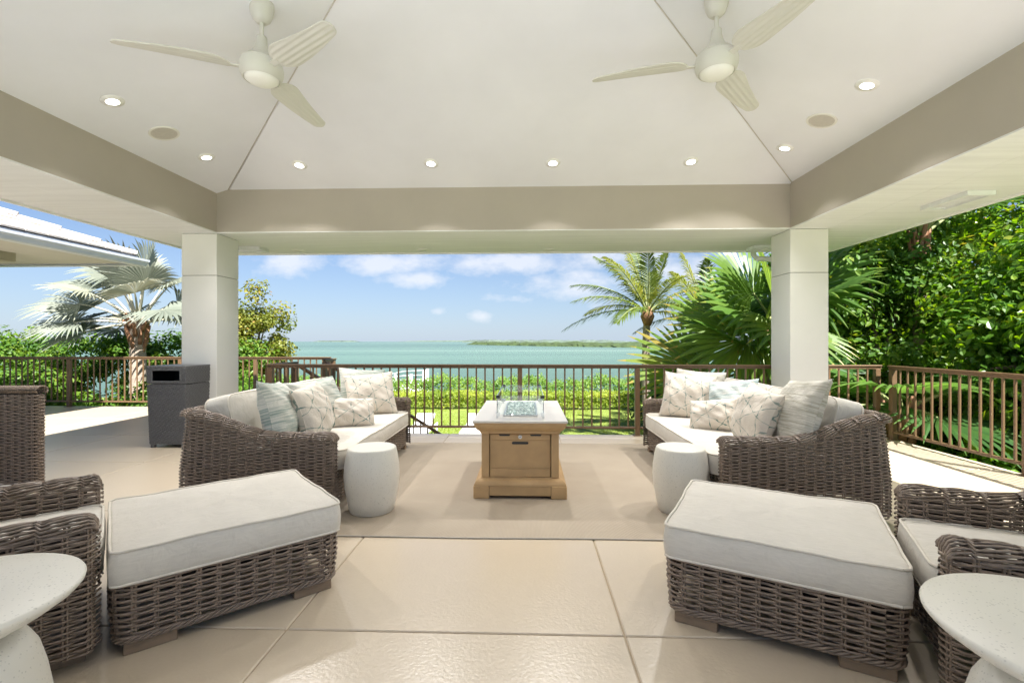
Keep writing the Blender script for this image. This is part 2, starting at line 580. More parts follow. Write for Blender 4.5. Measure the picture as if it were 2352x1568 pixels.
def special_materials():
    # sealed, orange-peel textured concrete pavers
    mt, nt, N, L, B = nodes_of('sealed beige paver')
    oi = N.new('ShaderNodeObjectInfo')
    v = mapping(N, L, 'Object')
    big = noise(N, L, v, 1.1, 4)
    fine = noise(N, L, v, 45, 3)
    r = ramp(N, [(.25, (.525, .435, .322)), (.75, (.605, .515, .398))])
    ad = N.new('ShaderNodeMath')
    ad.operation = 'MULTIPLY_ADD'
    L.new(fine, ad.inputs[0])
    ad.inputs[1].default_value = .18
    m2 = N.new('ShaderNodeMath')
    m2.operation = 'MULTIPLY_ADD'
    L.new(big, m2.inputs[0])
    m2.inputs[1].default_value = .28
    m3 = N.new('ShaderNodeMath')
    m3.operation = 'MULTIPLY'
    L.new(oi.outputs['Random'], m3.inputs[0])
    m3.inputs[1].default_value = .22
    L.new(m3.outputs[0], m2.inputs[2])
    L.new(m2.outputs[0], ad.inputs[2])
    L.new(ad.outputs[0], r.inputs[0])
    L.new(r.outputs[0], B.inputs['Base Color'])
    pe = noise(N, L, v, 62, 2, .5)
    b = N.new('ShaderNodeBump')
    b.inputs['Strength'].default_value = .42
    b.inputs['Distance'].default_value = .003
    L.new(pe, b.inputs['Height'])
    L.new(b.outputs[0], B.inputs['Normal'])
    mr = N.new('ShaderNodeMapRange')
    mr.inputs[3].default_value = .25
    mr.inputs[4].default_value = .35
    L.new(fine, mr.inputs[0])
    L.new(mr.outputs[0], B.inputs['Roughness'])
    B.inputs['Specular IOR Level'].default_value = .85
    M['paver'] = mt
    M['patio'] = mat('pale bounce stone', (.63, .635, .64), .7, .06, 2)  # paler and cooler than the pavers, chosen to bounce brighter, neutral light
    M['grout'] = mat('grout', (.40, .32, .225), .85, .1, 12)
    # speckled cast stone of the drums and side tables
    mt, nt, N, L, B = nodes_of('speckled cast stone')
    v = mapping(N, L, 'Object')
    vo = N.new('ShaderNodeTexVoronoi')
    vo.inputs['Scale'].default_value = 85
    L.new(v, vo.inputs['Vector'])
    sp = ramp(N, [(.12, (.38, .365, .325)), (.24, (.66, .63, .555))])
    L.new(vo.outputs['Distance'], sp.inputs[0])
    vo2 = N.new('ShaderNodeTexVoronoi')
    vo2.inputs['Scale'].default_value = 23
    L.new(v, vo2.inputs['Vector'])
    sp2 = ramp(N, [(.07, (.5, .49, .46)), (.12, (1, 1, 1))])
    L.new(vo2.outputs['Distance'], sp2.inputs[0])
    mx = N.new('ShaderNodeMixRGB')
    mx.blend_type = 'MULTIPLY'
    mx.inputs[0].default_value = .7
    L.new(sp.outputs[0], mx.inputs[1])
    L.new(sp2.outputs[0], mx.inputs[2])
    mb = N.new('ShaderNodeMixRGB')
    mbf = N.new('ShaderNodeMath')
    mbf.operation = 'MULTIPLY'
    mbf.inputs[1].default_value = .8
    L.new(noise(N, L, v, 18, 3), mbf.inputs[0])
    L.new(mbf.outputs[0], mb.inputs[0])
    L.new(mx.outputs[0], mb.inputs[1])
    mb.inputs[2].default_value = (.65, .62, .545, 1)
    L.new(mb.outputs[0], B.inputs['Base Color'])
    B.inputs['Roughness'].default_value = .42
    M['terrazzo'] = mt
    # ribbed woven rug
    mt, nt, N, L, B = nodes_of('ribbed sisal rug')
    v = mapping(N, L, 'Object')
    wv = N.new('ShaderNodeTexWave')
    wv.bands_direction = 'X'
    wv.inputs['Scale'].default_value = 38
    wv.inputs['Distortion'].default_value = .6
    wv.inputs['Detail'].default_value = 1
    L.new(v, wv.inputs['Vector'])
    r = ramp(N, [(.0, (.29, .232, .168)), (1, (.40, .335, .255))])
    nz = noise(N, L, v, 2.5, 4)
    ad = N.new('ShaderNodeMath')
    ad.operation = 'MULTIPLY_ADD'
    L.new(wv.outputs['Fac'], ad.inputs[0])
    ad.inputs[1].default_value = .45
    L.new(nz, ad.inputs[2])
    L.new(ad.outputs[0], r.inputs[0])
    L.new(r.outputs[0], B.inputs['Base Color'])
    B.inputs['Roughness'].default_value = .7
    b = N.new('ShaderNodeBump')
    b.inputs['Strength'].default_value = .5
    b.inputs['Distance'].default_value = .003
    L.new(wv.outputs['Fac'], b.inputs['Height'])
    L.new(b.outputs[0], B.inputs['Normal'])
    M['rug'] = mt
    # shallow turquoise sea
    mt, nt, N, L, B = nodes_of('shallow turquoise sea')
    v = mapping(N, L, 'Object', (.0011, .0075, 1))
    nz = noise(N, L, v, 1.0, 5, .55, .5)
    r = ramp(N, [(.30, (.062, .112, .084)), (.46, (.082, .145, .108)), (.60, (.108, .182, .136)), (.72, (.22, .30, .23))])
    L.new(nz, r.inputs[0])
    L.new(r.outputs[0], B.inputs['Base Color'])
    B.inputs['Roughness'].default_value = .22
    B.inputs['IOR'].default_value = 1.13
    w1 = noise(N, L, mapping(N, L, 'Object', (.5, 1.6, 1)), 1.0, 5, .65)
    w2 = noise(N, L, mapping(N, L, 'Object', (.05, .22, 1)), 1.0, 4, .6)
    a2 = N.new('ShaderNodeMath')
    a2.operation = 'ADD'
    L.new(w1, a2.inputs[0])
    L.new(w2, a2.inputs[1])
    b = N.new('ShaderNodeBump')
    b.inputs['Strength'].default_value = .9
    b.inputs['Distance'].default_value = .35
    L.new(a2.outputs[0], b.inputs['Height'])
    L.new(b.outputs[0], B.inputs['Normal'])
    M['sea'] = mt
    M['lawn'] = mat('mown lawn', (.205, .265, .045), .85, .22, 1.6, bump=.6, bscale=60, bdist=.03)
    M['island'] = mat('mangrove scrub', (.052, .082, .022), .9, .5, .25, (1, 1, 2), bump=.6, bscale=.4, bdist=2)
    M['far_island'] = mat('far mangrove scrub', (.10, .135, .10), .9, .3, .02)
    # clear tempered glass and fire glass
    mt, nt, N, L, B = nodes_of('clear glass')
    B.inputs['Base Color'].default_value = (.90, .97, .95, 1)
    B.inputs['Roughness'].default_value = .01
    B.inputs['Transmission Weight'].default_value = 1
    B.inputs['IOR'].default_value = 1.45
    M['glass'] = mt
    mt, nt, N, L, B = nodes_of('crushed fire glass')
    at = N.new('ShaderNodeAttribute')
    at.attribute_name = 'rnd'
    r = ramp(N, [(0, (.20, .27, .26)), (.6, (.42, .50, .48)), (1, (.80, .84, .82))])
    L.new(at.outputs['Fac'], r.inputs[0])
    L.new(r.outputs[0], B.inputs['Base Color'])
    B.inputs['Roughness'].default_value = .12
    M['fire_glass'] = mt
    # foliage
    M['grape'] = leaf_mat('glossy broad leaf', [(0, (.045, .115, .016)), (.5, (.095, .215, .022)), (.85, (.19, .32, .03)), (.95, (.32, .36, .045)), (1, (.45, .24, .03))], .45, .32, .5)
    M['bush'] = leaf_mat('bright bush leaf', [(0, (.045, .115, .015)), (.5, (.085, .185, .02)), (.9, (.18, .27, .03)), (1, (.34, .32, .05))], .38)
    M['hedge_leaf'] = leaf_mat('yellow green hedge leaf', [(0, (.12, .19, .018)), (.5, (.21, .285, .025)), (1, (.36, .38, .05))], .35)
    M['mangrove_leaf'] = leaf_mat('mangrove leaf', [(0, (.08, .17, .022)), (.6, (.15, .26, .035)), (1, (.27, .35, .06))], .35)
    M['almond'] = leaf_mat('almond leaf', [(0, (.09, .12, .02)), (.5, (.17, .20, .03)), (.85, (.27, .25, .04)), (1, (.36, .15, .05))], .35)
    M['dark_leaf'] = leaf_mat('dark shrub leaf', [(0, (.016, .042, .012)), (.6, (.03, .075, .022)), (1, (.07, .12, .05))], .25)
    M['silver'] = leaf_mat('silver fan leaf', [(0, (.17, .195, .155)), (.6, (.255, .275, .22)), (1, (.36, .34, .23))], .25, .55)
    M['fan_green'] = leaf_mat('green fan leaf', [(0, (.05, .125, .035)), (.5, (.105, .205, .04)), (.9, (.20, .285, .05)), (1, (.38, .31, .07))], .45, .38)
    M['coco'] = leaf_mat('coconut frond', [(0, (.08, .135, .024)), (.5, (.145, .195, .034)), (1, (.28, .28, .06))], .38, .4)
    M['thatch'] = leaf_mat('dry hanging leaf', [(0, (.30, .24, .13)), (1, (.46, .40, .26))], .3, .6)
    M['petiole'] = mat('green petiole', (.24, .27, .10), .6, .12, 6)
    M['petiole_pale'] = mat('pale petiole', (.47, .45, .34), .6, .1, 6)


special_materials()

# ------------------------------------------------------------------ the setting: ground, sea, islands
GZ, SEA = -1.6, -2.4
mb = MB()
mb.add([(-26000, -26000, SEA), (26000, -26000, SEA), (26000, 26000, SEA), (-26000, 26000, SEA)], [[0, 1, 2, 3]])
structure(mb.build('sea', M['sea']))


def lawn():
    xs = np.concatenate([np.linspace(-70, -16, 10), np.linspace(-14, 12, 27), np.linspace(14, 60, 10)])
    ys = np.concatenate([np.linspace(-60, 8, 12), np.linspace(9, 23, 16), [24.0, 24.6, 25.2]])
    X, Y = np.meshgrid(xs, ys)
    Z = GZ + .02 * np.sin(X * 1.1 + .5) * np.sin(Y * .9)
    Z = np.where(Y > 23.5, GZ - (Y - 23.5) * .8, Z)
    n = len(xs)
    i = (np.arange(len(ys) - 1)[:, None] * n + np.arange(n - 1)[None]).ravel()
    m = MB().add(np.stack([X, Y, Z], -1), [np.stack([i, i + 1, i + n + 1, i + n], -1)])
    structure(m.build('lawn', M['lawn'], smooth=True))
    # mown grass where the lawn shows between the balusters
    k = 26000
    x = RNG.uniform(-6.5, 6, k)
    y = 12.8 + 6.9 * RNG.random(k)
    h = RNG.uniform(.025, .06, k)
    a = RNG.uniform(0, 2 * pi, k)
    w = .012
    b = np.stack([x, y, np.full(k, GZ - .01)], -1)
    d = np.stack([np.cos(a), np.sin(a), np.zeros(k)], -1) * w
    t = b + np.stack([RNG.normal(0, .02, k), RNG.normal(0, .02, k), h], -1)
    V = np.stack([b - d, b + d, t], 1).reshape(-1, 3)
    m = MB().add(V, [np.arange(3 * k).reshape(-1, 3)], RNG.uniform(.15, .8, k))
    o = m.build('grass', M['hedge_leaf'])
    o['kind'] = 'stuff'
    tag(o, 'short mown grass of the lawn below the terrace railing', 'grass')


lawn()


def island(name, pts, h, mt, seed):
    """low scrubby island: a ridge strip with an uneven top, along a plan polyline"""
    r = np.random.default_rng(seed)
    P = np.array(pts, float)
    n = 240
    t = np.linspace(0, len(P) - 1, n)
    k = np.clip(t.astype(int), 0, len(P) - 2)
    C = P[k] + (P[k + 1] - P[k]) * (t - k)[:, None]
    wid = C[:, 2]
    rows = []
    bump = np.convolve(r.random(n + 6), np.ones(5) / 5, 'same')[3:-3]
    fine = r.random((n, 9))
    for j, q in enumerate(np.linspace(-1, 1, 9)):
        z = SEA - .3 + (h * np.minimum(1, np.minimum(t, t[::-1]) * 3 + .25)) * (1 - abs(q) ** 3) * (.5 + .6 * bump + .35 * fine[:, j])
        rows.append(np.stack([C[:, 0] + 4 * (fine[:, j] - .5), C[:, 1] + q * wid, z], -1))
    V = np.stack(rows, 1).reshape(-1, 3)
    i = (np.arange(n - 1)[:, None] * 9 + np.arange(8)[None]).ravel()
    structure(MB().add(V, [np.stack([i, i + 1, i + 10, i + 9], -1)]).build(name, mt))


island('island', [(-70, 560, 25), (-30, 470, 25), (10, 390, 30), (60, 320, 40), (120, 300, 40), (190, 310, 40)], 3.2, M['island'], 3)
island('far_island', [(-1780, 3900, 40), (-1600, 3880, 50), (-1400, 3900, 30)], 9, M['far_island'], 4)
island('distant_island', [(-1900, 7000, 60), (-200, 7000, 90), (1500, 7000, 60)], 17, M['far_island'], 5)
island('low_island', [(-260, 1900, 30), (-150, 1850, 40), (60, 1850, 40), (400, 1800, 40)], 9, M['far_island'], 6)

# ------------------------------------------------------------------ the terrace floor
PX0, PXS, PY0, PYS = -1.006, 1.403, 1.95, 1.325
EDGE_B, EDGE_R, EDGE_L, STAIR_X = 6.16, 4.50, 8.56, -3.52
mb = MB()
mb.poly([(-14, .5), (EDGE_R, .5), (EDGE_R, EDGE_B), (STAIR_X, EDGE_B), (STAIR_X, EDGE_L), (-14, EDGE_L)], -.30, -.007)
floor = structure(mb.build('terrace_floor', M['grout']))
mb = MB()
mb.box(-14, EDGE_R, -6, .494, -.30, -.001)
structure(mb.build('patio_bounce_floor', M['patio']))  # unseen floor behind the camera, kept pale as a light bounce
_paver_mesh = {}


def paver(x0, x1, y0, y1):
    if x1 - x0 < .03 or y1 - y0 < .03:
        return
    k = (round(x1 - x0, 3), round(y1 - y0, 3))
    if k not in _paver_mesh:
        _paver_mesh[k] = MB().box(-k[0] / 2, k[0] / 2, -k[1] / 2, k[1] / 2, -.05, 0, .004).mesh('paver', M['paver'])
    link('paver', _paver_mesh[k], floor, ((x0 + x1) / 2, (y0 + y1) / 2, 0))


g = .004
for ix in range(-9, 4):
    for iy in range(-2, 5):
        x0, x1 = PX0 + ix * PXS + g, PX0 + (ix + 1) * PXS - g
        y0, y1 = PY0 + iy * PYS + g, PY0 + (iy + 1) * PYS - g
        y0 = max(y0, .5)
        x1 = min(x1, EDGE_R)
        x0 = max(x0, -14)
        if y1 < .6 or x1 < x0:
            continue
        if x0 > STAIR_X - .3:
            y1 = min(y1, EDGE_B)
            if y0 > EDGE_B:
                continue
        y1 = min(y1, EDGE_L)
        if y0 < EDGE_B < y1 and x0 < STAIR_X < x1:      # paver at the inner corner: two pieces
            paver(x0, x1, y0, EDGE_B)
            paver(x0, STAIR_X, EDGE_B + 2 * g, y1)
            continue
        if x0 < STAIR_X < x1 and y0 > EDGE_B:
            x1 = STAIR_X
        paver(x0, x1, y0, y1)

# ------------------------------------------------------------------ the pavilion over the seating
XL, XR, YB = -3.76, 3.05, 5.62
BW, ZS, ZBT = .44, 2.51, 3.03
OXL, OXR, OYB, YF = -4.85, 4.38, 7.00, -1.6
pav = thing('pavilion', 'open pavilion with white vaulted ceiling, taupe beams and two square columns', 'pavilion')
apex = (-.269, 2.268, 4.002)


def panel(name, pts, th, mt, parent):
    n = len(pts)
    V = list(pts) + [(p[0], p[1], p[2] + th) for p in pts]
    F = [list(range(n))[::-1], list(range(n, 2 * n))] + [[i, (i + 1) % n, n + (i + 1) % n, n + i] for i in range(n)]
    return MB().add(V, F).build(name, mt, parent)


panel('ceiling_panel', [(-3.622, YB + .02, 3.024), (XR + .02, YB + .02, 3.024), (XR, 5.586, 3.04), apex], .04, M['ceiling'], pav)
panel('ceiling_panel', [(XL - .02, YF, 2.984), (XL - .02, YB + .02, 2.984), (-3.622, YB, 3.03), apex, (apex[0], YF, apex[2])], .04, M['ceiling'], pav)
panel('ceiling_panel', [(XR + .02, YF, 3.034), (apex[0], YF, apex[2]), apex, (XR, 5.586, 3.04), (XR + .02, 5.6, 3.034)], .04, M['ceiling'], pav)
for a in ((-3.622, YB, 3.03), (XR, 5.586, 3.04)):
    mb = MB()
    mb.tube([(a[0], a[1], a[2] - .004), (apex[0], apex[1], apex[2] - .004)], .0055, 6)
    mb.build('hip_bead', M['grille'], pav)
for x0, x1, y0, y1 in ((XL - BW, XL, YF, YB), (XR, XR + BW, YF, YB), (XL - BW, XR + BW, YB, YB + BW)):
    mb = MB()
    mb.box(x0, x1, y0, y1, ZS + .012, ZBT + .2)
    b = mb.build('beam', M['taupe'], pav)
    mb = MB()
    if y1 - y0 > 1:
        mb.box(x0 + .003, x1 - .003, y0, YB - .003, ZS, ZS + .014, .002)
    else:
        mb.box(XL - BW + .003, XR + BW - .003, y0 + .003, y1 - .003, ZS, ZS + .014, .002)
    mb.build('soffit_board', M['soffit'], b)
for x0, x1, y0, y1 in ((OXL + .03, XL - BW - .003, YF, OYB - .03), (XR + BW + .003, OXR - .03, YF, OYB - .03),
                       (XL - BW + .003, XR + BW - .003, YB + BW + .003, OYB - .03)):
    mb = MB()
    mb.box(x0, x1, y0, y1, ZS + .002, ZS + .020, .002)
    mb.build('eave_soffit', M['soffit'], pav)
for x0, x1, y0, y1 in ((OXL, OXL + .028, YF, OYB), (OXR - .028, OXR, YF, OYB), (OXL + .03, OXR - .03, OYB - .028, OYB)):
    mb = MB()
    mb.box(x0, x1, y0, y1, ZS - .018, ZS + .19, .004)
    mb.build('fascia', M['trim_white'], pav)
z0, zr = ZS + .19, 4.28
rp = (apex[0], OYB - 4.5, zr)
mb = MB()
mb.add([(OXL, YF, z0), (OXR, YF, z0), (OXR, OYB, z0), (OXL, OYB, z0), (apex[0], YF, zr), rp],
       [[0, 4, 5, 3], [1, 2, 5, 4], [2, 3, 5]])
mb.build('roof', M['tile_roof'], pav)
mb = MB()
mb.add([(XL - BW, YF, ZS), (XR + BW, YF, ZS), (XR + BW, YF, 3.2), (apex[0], YF, 4.25), (XL - BW, YF, 3.2)] + [(XL - BW, YF - .15, ZS), (XR + BW, YF - .15, ZS), (XR + BW, YF - .15, 3.2), (apex[0], YF - .15, 4.25), (XL - BW, YF - .15, 3.2)],
       [[0, 1, 2, 3, 4][::-1], [5, 6, 7, 8, 9], [0, 1, 6, 5], [1, 2, 7, 6], [2, 3, 8, 7], [3, 4, 9, 8], [4, 0, 5, 9]])
mb.build('gable_sun_shield', M['taupe'], pav)  # unseen panel added behind the camera to hold back high sun
for x0 in (XL - BW, XR):
    mb = MB()
    mb.box(x0 + .012, x0 + BW - .012, YB + .012, YB + BW - .012, 0, ZS)
    c = mb.build('column', M['joint'], pav)
    for za, zb in ((0.0, 1.997), (2.003, ZS - .004)):
        mb = MB()
        mb.box(x0 + .002, x0 + BW - .002, YB + .002, YB + BW - .002, za, zb, .004)
        mb.build('column_panel', M['column'], c)

# downspout from the back gutter
mb = MB()
pts = [(3.24, 6.93, 2.54), (3.24, 6.93, 2.44), (3.27, 6.88, 2.38), (3.55, 6.45, 2.28), (3.60, 6.38, 2.2), (3.60, 6.36, .02)]
mb.tube(pts, .036, 10)
tag(mb.build('downspout', M['trim_white'], None, smooth=True, angle=50), 'white bent downspout pipe under the eave behind the right column', 'downspout')

# ------------------------------------------------------------------ ceiling fittings
S29 = .29
NRM = {'l': Vector((S29, 0, -1)).normalized(), 'r': Vector((-S29, 0, -1)).normalized(), 'b': Vector((0, -S29, -1)).normalized(), 's': Vector((0, 0, -1))}


def ceil_rot(k):
    return Vector((0, 0, -1)).rotation_difference(NRM[k]).to_euler()


LIT = bpy.data.lights.new('downlight', 'AREA')
LIT.shape = 'DISK'
LIT.size = .13
LIT.energy = 4.2
LIT.spread = rad(112)
LIT.color = (1.0, .975, .945)


def downlight(loc, k, label, lit=True, r=.062):
    t = thing('ceiling_light', label, 'ceiling light', loc, ceil_rot(k), 'recessed ceiling lights' if lit else 'recessed eave lights')
    m = MB()
    m.lathe([(r * .74, -.012), (r * .80, -.010), (r * 1.25, -.006), (r * 1.32, 0), (r * 1.32, .01)], 36)
    m.f = m.f[:1]
    m.att = m.att[:1]
    m.build('trim_ring', M['trim_white'], t, smooth=True)
    m = MB()
    m.lathe([(0, -.007), (r * .5, -.0065), (r * .8, -.003)], 32)
    m.f = m.f[:1]
    m.att = m.att[:1]
    m.build('lens', M['lamp'] if lit else M['opal'], t, smooth=True)
    if lit:
        link('downlight', LIT, t, (0, 0, -.016))
    return t


downlight((-3.315, 3.682, 3.119), 'l', 'lit ceiling light on the left slope, nearer the camera than the round speaker')
downlight((-3.336, 4.822, 3.113), 'l', 'lit ceiling light on the left slope between the round speaker and the column')
downlight((-2.53, 5.184, 3.156), 'b', 'lit ceiling light over the back beam, leftmost of the row of four')
downlight((-1.062, 5.183, 3.157), 'b', 'lit ceiling light over the back beam, second from left of the row of four')
downlight((.276, 5.2, 3.152), 'b', 'lit ceiling light over the back beam, third from left of the row of four')
downlight((1.769, 5.207, 3.15), 'b', 'lit ceiling light over the back beam, rightmost of the row of four')
downlight((2.606, 3.732, 3.169), 'r', 'lit ceiling light on the right slope, nearer the camera than the round speaker')
downlight((2.615, 4.915, 3.166), 'r', 'lit ceiling light on the right slope between the round speaker and the column')
downlight((-3.30, 6.73, ZS + .001), 's', 'unlit recessed light in the outer eave, nearest the left column', False, .07)
downlight((-1.50, 6.73, ZS + .001), 's', 'unlit recessed light in the outer eave, middle of the three', False, .07)
downlight((.316, 6.78, ZS + .001), 's', 'unlit recessed light in the outer eave, above the fire table', False, .07)
for loc, k, w in (((-3.339, 4.253, 3.112), 'l', 'left'), ((2.616, 4.315, 3.166), 'r', 'right')):
    t = thing('ceiling_speaker', f'round flush speaker with grey grille on the {w} ceiling slope', 'speaker', loc, ceil_rot(k), 'round ceiling speakers')
    m = MB()
    m.lathe([(.102, -.004), (.104, -.009), (.118, -.009), (.122, -.004), (.122, .004)], 48)
    m.f, m.att = m.f[:1], m.att[:1]
    m.build('frame', M['off_white'], t, smooth=True, angle=40)
    m = MB()
    m.lathe([(0, -.007), (.06, -.0065), (.103, -.005)], 48)
    m.f, m.att = m.f[:1], m.att[:1]
    m.build('grille', M['grille'], t, smooth=True)


def soffit_vent(x, y, lx, ly, label):
    t = thing('soffit_vent', label, 'vent', (x, y, ZS), (0, 0, 0), 'soffit vents')
    m = MB()
    for (a, b, c, d) in ((-lx / 2, lx / 2, -ly / 2, -ly / 2 + .03), (-lx / 2, lx / 2, ly / 2 - .03, ly / 2),
                         (-lx / 2, -lx / 2 + .03, -ly / 2 + .03, ly / 2 - .03), (lx / 2 - .03, lx / 2, -ly / 2 + .03, ly / 2 - .03)):
        m.box(a, b, c, d, -.040, -.001)
    m.build('frame', M['soffit'], t)
    n = 7
    along = ly > lx
    s = MB()
    if along:
        s.box(-.004, .004, -ly / 2 + .03, ly / 2 - .03, -.012, .006)
    else:
        s.box(-lx / 2 + .03, lx / 2 - .03, -.004, .004, -.012, .006)
    sm = s.mesh('louvre', M['soffit'])
    w = (lx if along else ly) - .06
    for i in range(n):
        q = -w / 2 + w * (i + .5) / n
        link('louvre', sm, t, (q, 0, -.010) if along else (0, q, -.010), (0, rad(35), 0) if along else (rad(35), 0, 0))
    m = MB()
    m.box(-lx / 2 + .03, lx / 2 - .03, -ly / 2 + .03, ly / 2 - .03, -.0045, -.002)
    m.build('backing', M['vent_screen'], t)


soffit_vent(3.94, 4.50, .24, .50, 'louvred vent in the wide cream soffit above the right railing')
soffit_vent(-3.95, 6.55, .50, .24, 'louvred vent in the back eave beside the left column')
soffit_vent(3.33, 6.68, .50, .24, 'louvred vent in the back eave beside the right column')


def ceiling_fan(hub, ceil_z, base_deg, label, slope):
    t = thing('ceiling_fan', label, 'ceiling fan', hub, (0, 0, 0), 'three-blade ceiling fans')
    dz = ceil_z - hub[2]
    m = MB()
    prof = [(.0, dz - .115), (.036, dz - .112), (.058, dz - .09), (.074, dz - .05), (.080, dz - .01), (.080, dz + .03)]
    m.lathe(prof, 36)
    m.build('canopy', M['fan'], t, smooth=True, angle=60)
    m = MB()
    m.lathe([(.0145, .20), (.0145, dz - .10)], 16)
    m.build('downrod', M['fan'], t, smooth=True, angle=60)
    m = MB()
    m.lathe([(.030, .232), (.034, .225), (.036, .19), (.046, .15), (.066, .105), (.09, .084)], 32)
    m.build('coupling_cover', M['fan'], t, smooth=True, angle=60)
    m = MB()
    m.lathe([(.06, .095), (.10, .082), (.128, .055), (.1305, .050), (.1275, .047), (.134, .044), (.142, .01), (.141, -.02), (.134, -.045), (.122, -.066), (.116, -.070), (.112, -.060)], 48)
    m.build('motor_housing', M['fan'], t, smooth=True, angle=40)
    m = MB()
    m.lathe([(.1105, -.058), (.109, -.070), (.09, -.085), (.05, -.094), (0, -.097)], 48)
    m.build('light_lens', M['opal'], t, smooth=True, angle=60)
    # ribbed petal blade, wide at the root and narrow at the tip
    nt_, nw = 40, 37
    T = np.linspace(0, 1, nt_)
    R0, R1 = .185, .84
    half = .098 * np.sqrt(np.clip(1 - ((T - .2) / .2).clip(-1, 0) ** 2, 0, 1)) * (1 - .55 * np.clip((T - .2) / .8, 0, 1) ** 1.1)
    half *= np.sqrt(np.clip(1 - ((T - .93) / .072).clip(0, 1) ** 2, 0, 1))
    half = np.maximum(half, .002)
    W = np.linspace(-1, 1, nw)
    X = R0 + (R1 - R0) * T[:, None] + 0 * W[None]
    Y = half[:, None] * W[None] + .015 * np.sin(T * pi)[:, None]
    rib = .0022 * np.cos(Y / .018 * pi) * np.clip((1 - np.abs(W)) * 8, 0, 1)[None]
    Zc = -.012 * T[:, None] ** 2 + .12 * (Y ** 2) / .1
    i = (np.arange(nt_ - 1)[:, None] * nw + np.arange(nw - 1)[None]).ravel()
    q = np.stack([i, i + 1, i + nw + 1, i + nw], -1)
    m = MB()
    m.add(np.stack([X, Y, Zc - .004 + rib], -1), [q])
    m.add(np.stack([X, Y, Zc + .004], -1), [q[:, ::-1]])
    rim = np.concatenate([np.stack([X[:, 0], Y[:, 0], Zc[:, 0]], -1), np.stack([X[::-1, -1], Y[::-1, -1], Zc[::-1, -1]], -1)])
    m.tube(np.concatenate([rim, rim[:1]]), .0055, 6)
    bm_ = m.mesh('blade', M['fan'], True, 50)
    m = MB()
    for s in (0,):
        P = np.array([(.115, -.012, .0), (.15, -.006, -.006), (.19, .0, -.006), (.23, .004, -.004)])
        m.box(.10, .215, -.022, .022, -.007, .004, .003)
    am = m.mesh('blade_arm', M['fan'])
    for k in range(3):
        b = link('blade', bm_, t, (0, 0, -.005), Matrix.Rotation(rad(base_deg + 120 * k), 4, 'Z').to_euler())
        b.rotation_euler = (Matrix.Rotation(rad(base_deg + 120 * k), 3, 'Z') @ Matrix.Rotation(rad(-14), 3, 'X')).to_euler()
        link('blade_arm', am, b)
    return t


ceiling_fan((-1.862, 3.265, 3.10), 3.541, 86, 'putty coloured three-blade ceiling fan hanging over the left seating', 1)
ceiling_fan((1.30, 3.315, 3.115), 3.547, 49, 'putty coloured three-blade ceiling fan hanging over the right seating', -1)

# ------------------------------------------------------------------ helpers: wicker, cushions, pillows


def resample(P, ds):
    P = np.asarray(P, float)
    d = np.linalg.norm(np.diff(P, axis=0), axis=1)
    s = np.concatenate([[0], np.cumsum(d)])
    n = max(2, int(round(s[-1] / ds)) + 1)
    t = np.linspace(0, s[-1], n)
    return np.stack([np.interp(t, s, P[:, k]) for k in range(P.shape[1])], -1), t


def arc(cx, cy, r, a0, a1, n=8):
    return [(cx + r * cos(rad(a)), cy + r * sin(rad(a))) for a in np.linspace(a0, a1, n)]


def weave(m, path, z0f, z1f, spacing=.060, pitch=.0108, r=.0048, lean=None, closed=False, amp=1.5, sides=5, stakes=True, jit=.0012):
    """horizontal strands passing in front of and behind upright stakes along a plan path"""
    P, s = resample(path, spacing / 4)
    T = np.gradient(P, axis=0)
    if closed:
        T[0] = T[-1] = P[1] - P[-2]
    T /= np.linalg.norm(T, axis=1)[:, None] + 1e-9
    Nn = np.stack([T[:, 1], -T[:, 0]], -1)
    z0 = np.array([z0f(p) for p in P])
    z1 = np.array([z1f(p) for p in P])
    an = np.linspace(0, 2 * pi, sides, endpoint=False)
    ca, sa = np.cos(an), np.sin(an)
    rows = int((z1.max() - z0.min()) / pitch)
    for j in range(rows + 1):
        z = z0.min() + j * pitch + r
        ok = (z >= z0 - 1e-6) & (z <= z1 + 1e-6)
        if ok.sum() < 4:
            continue
        off = amp * r * np.cos(pi * s / spacing + pi * (j % 2)) + RNG.normal(0, .0004, len(s))
        le = lean(P, z) if lean is not None else 0
        C = P + Nn * (off + le)[:, None]
        zz = z + jit * np.sin(s * 9 + j * 1.7) + RNG.normal(0, .0004, len(s))
        idx = np.flatnonzero(ok)
        for run in np.split(idx, np.flatnonzero(np.diff(idx) > 1) + 1):
            if len(run) < 4:
                continue
            k = len(run)
            V = np.empty((k, sides, 3))
            V[:, :, :2] = C[run][:, None] + (r * ca)[None, :, None] * Nn[run][:, None]
            V[:, :, 2] = zz[run][:, None] + (r * sa)[None]
            m.add(V.reshape(-1, 3), [ring_quads(k, sides)], .3 + .5 * RNG.random())
    if stakes:
        L = s[-1]
        for q in np.arange(spacing / 2, L, spacing):
            i = min(len(s) - 2, int(np.searchsorted(s, q)))
            for dlt in (-.006, .006):
                zz = np.linspace(z0[i] + .002, z1[i] + .004, 6)
                pts = []
                for z in zz:
                    le = lean(P[i:i + 1], z)[0] if lean is not None else 0
                    pts.append((*(P[i] + T[i] * dlt + Nn[i] * le), z))
                m.tube(pts, .0048, 4, cap=False, a=.4)


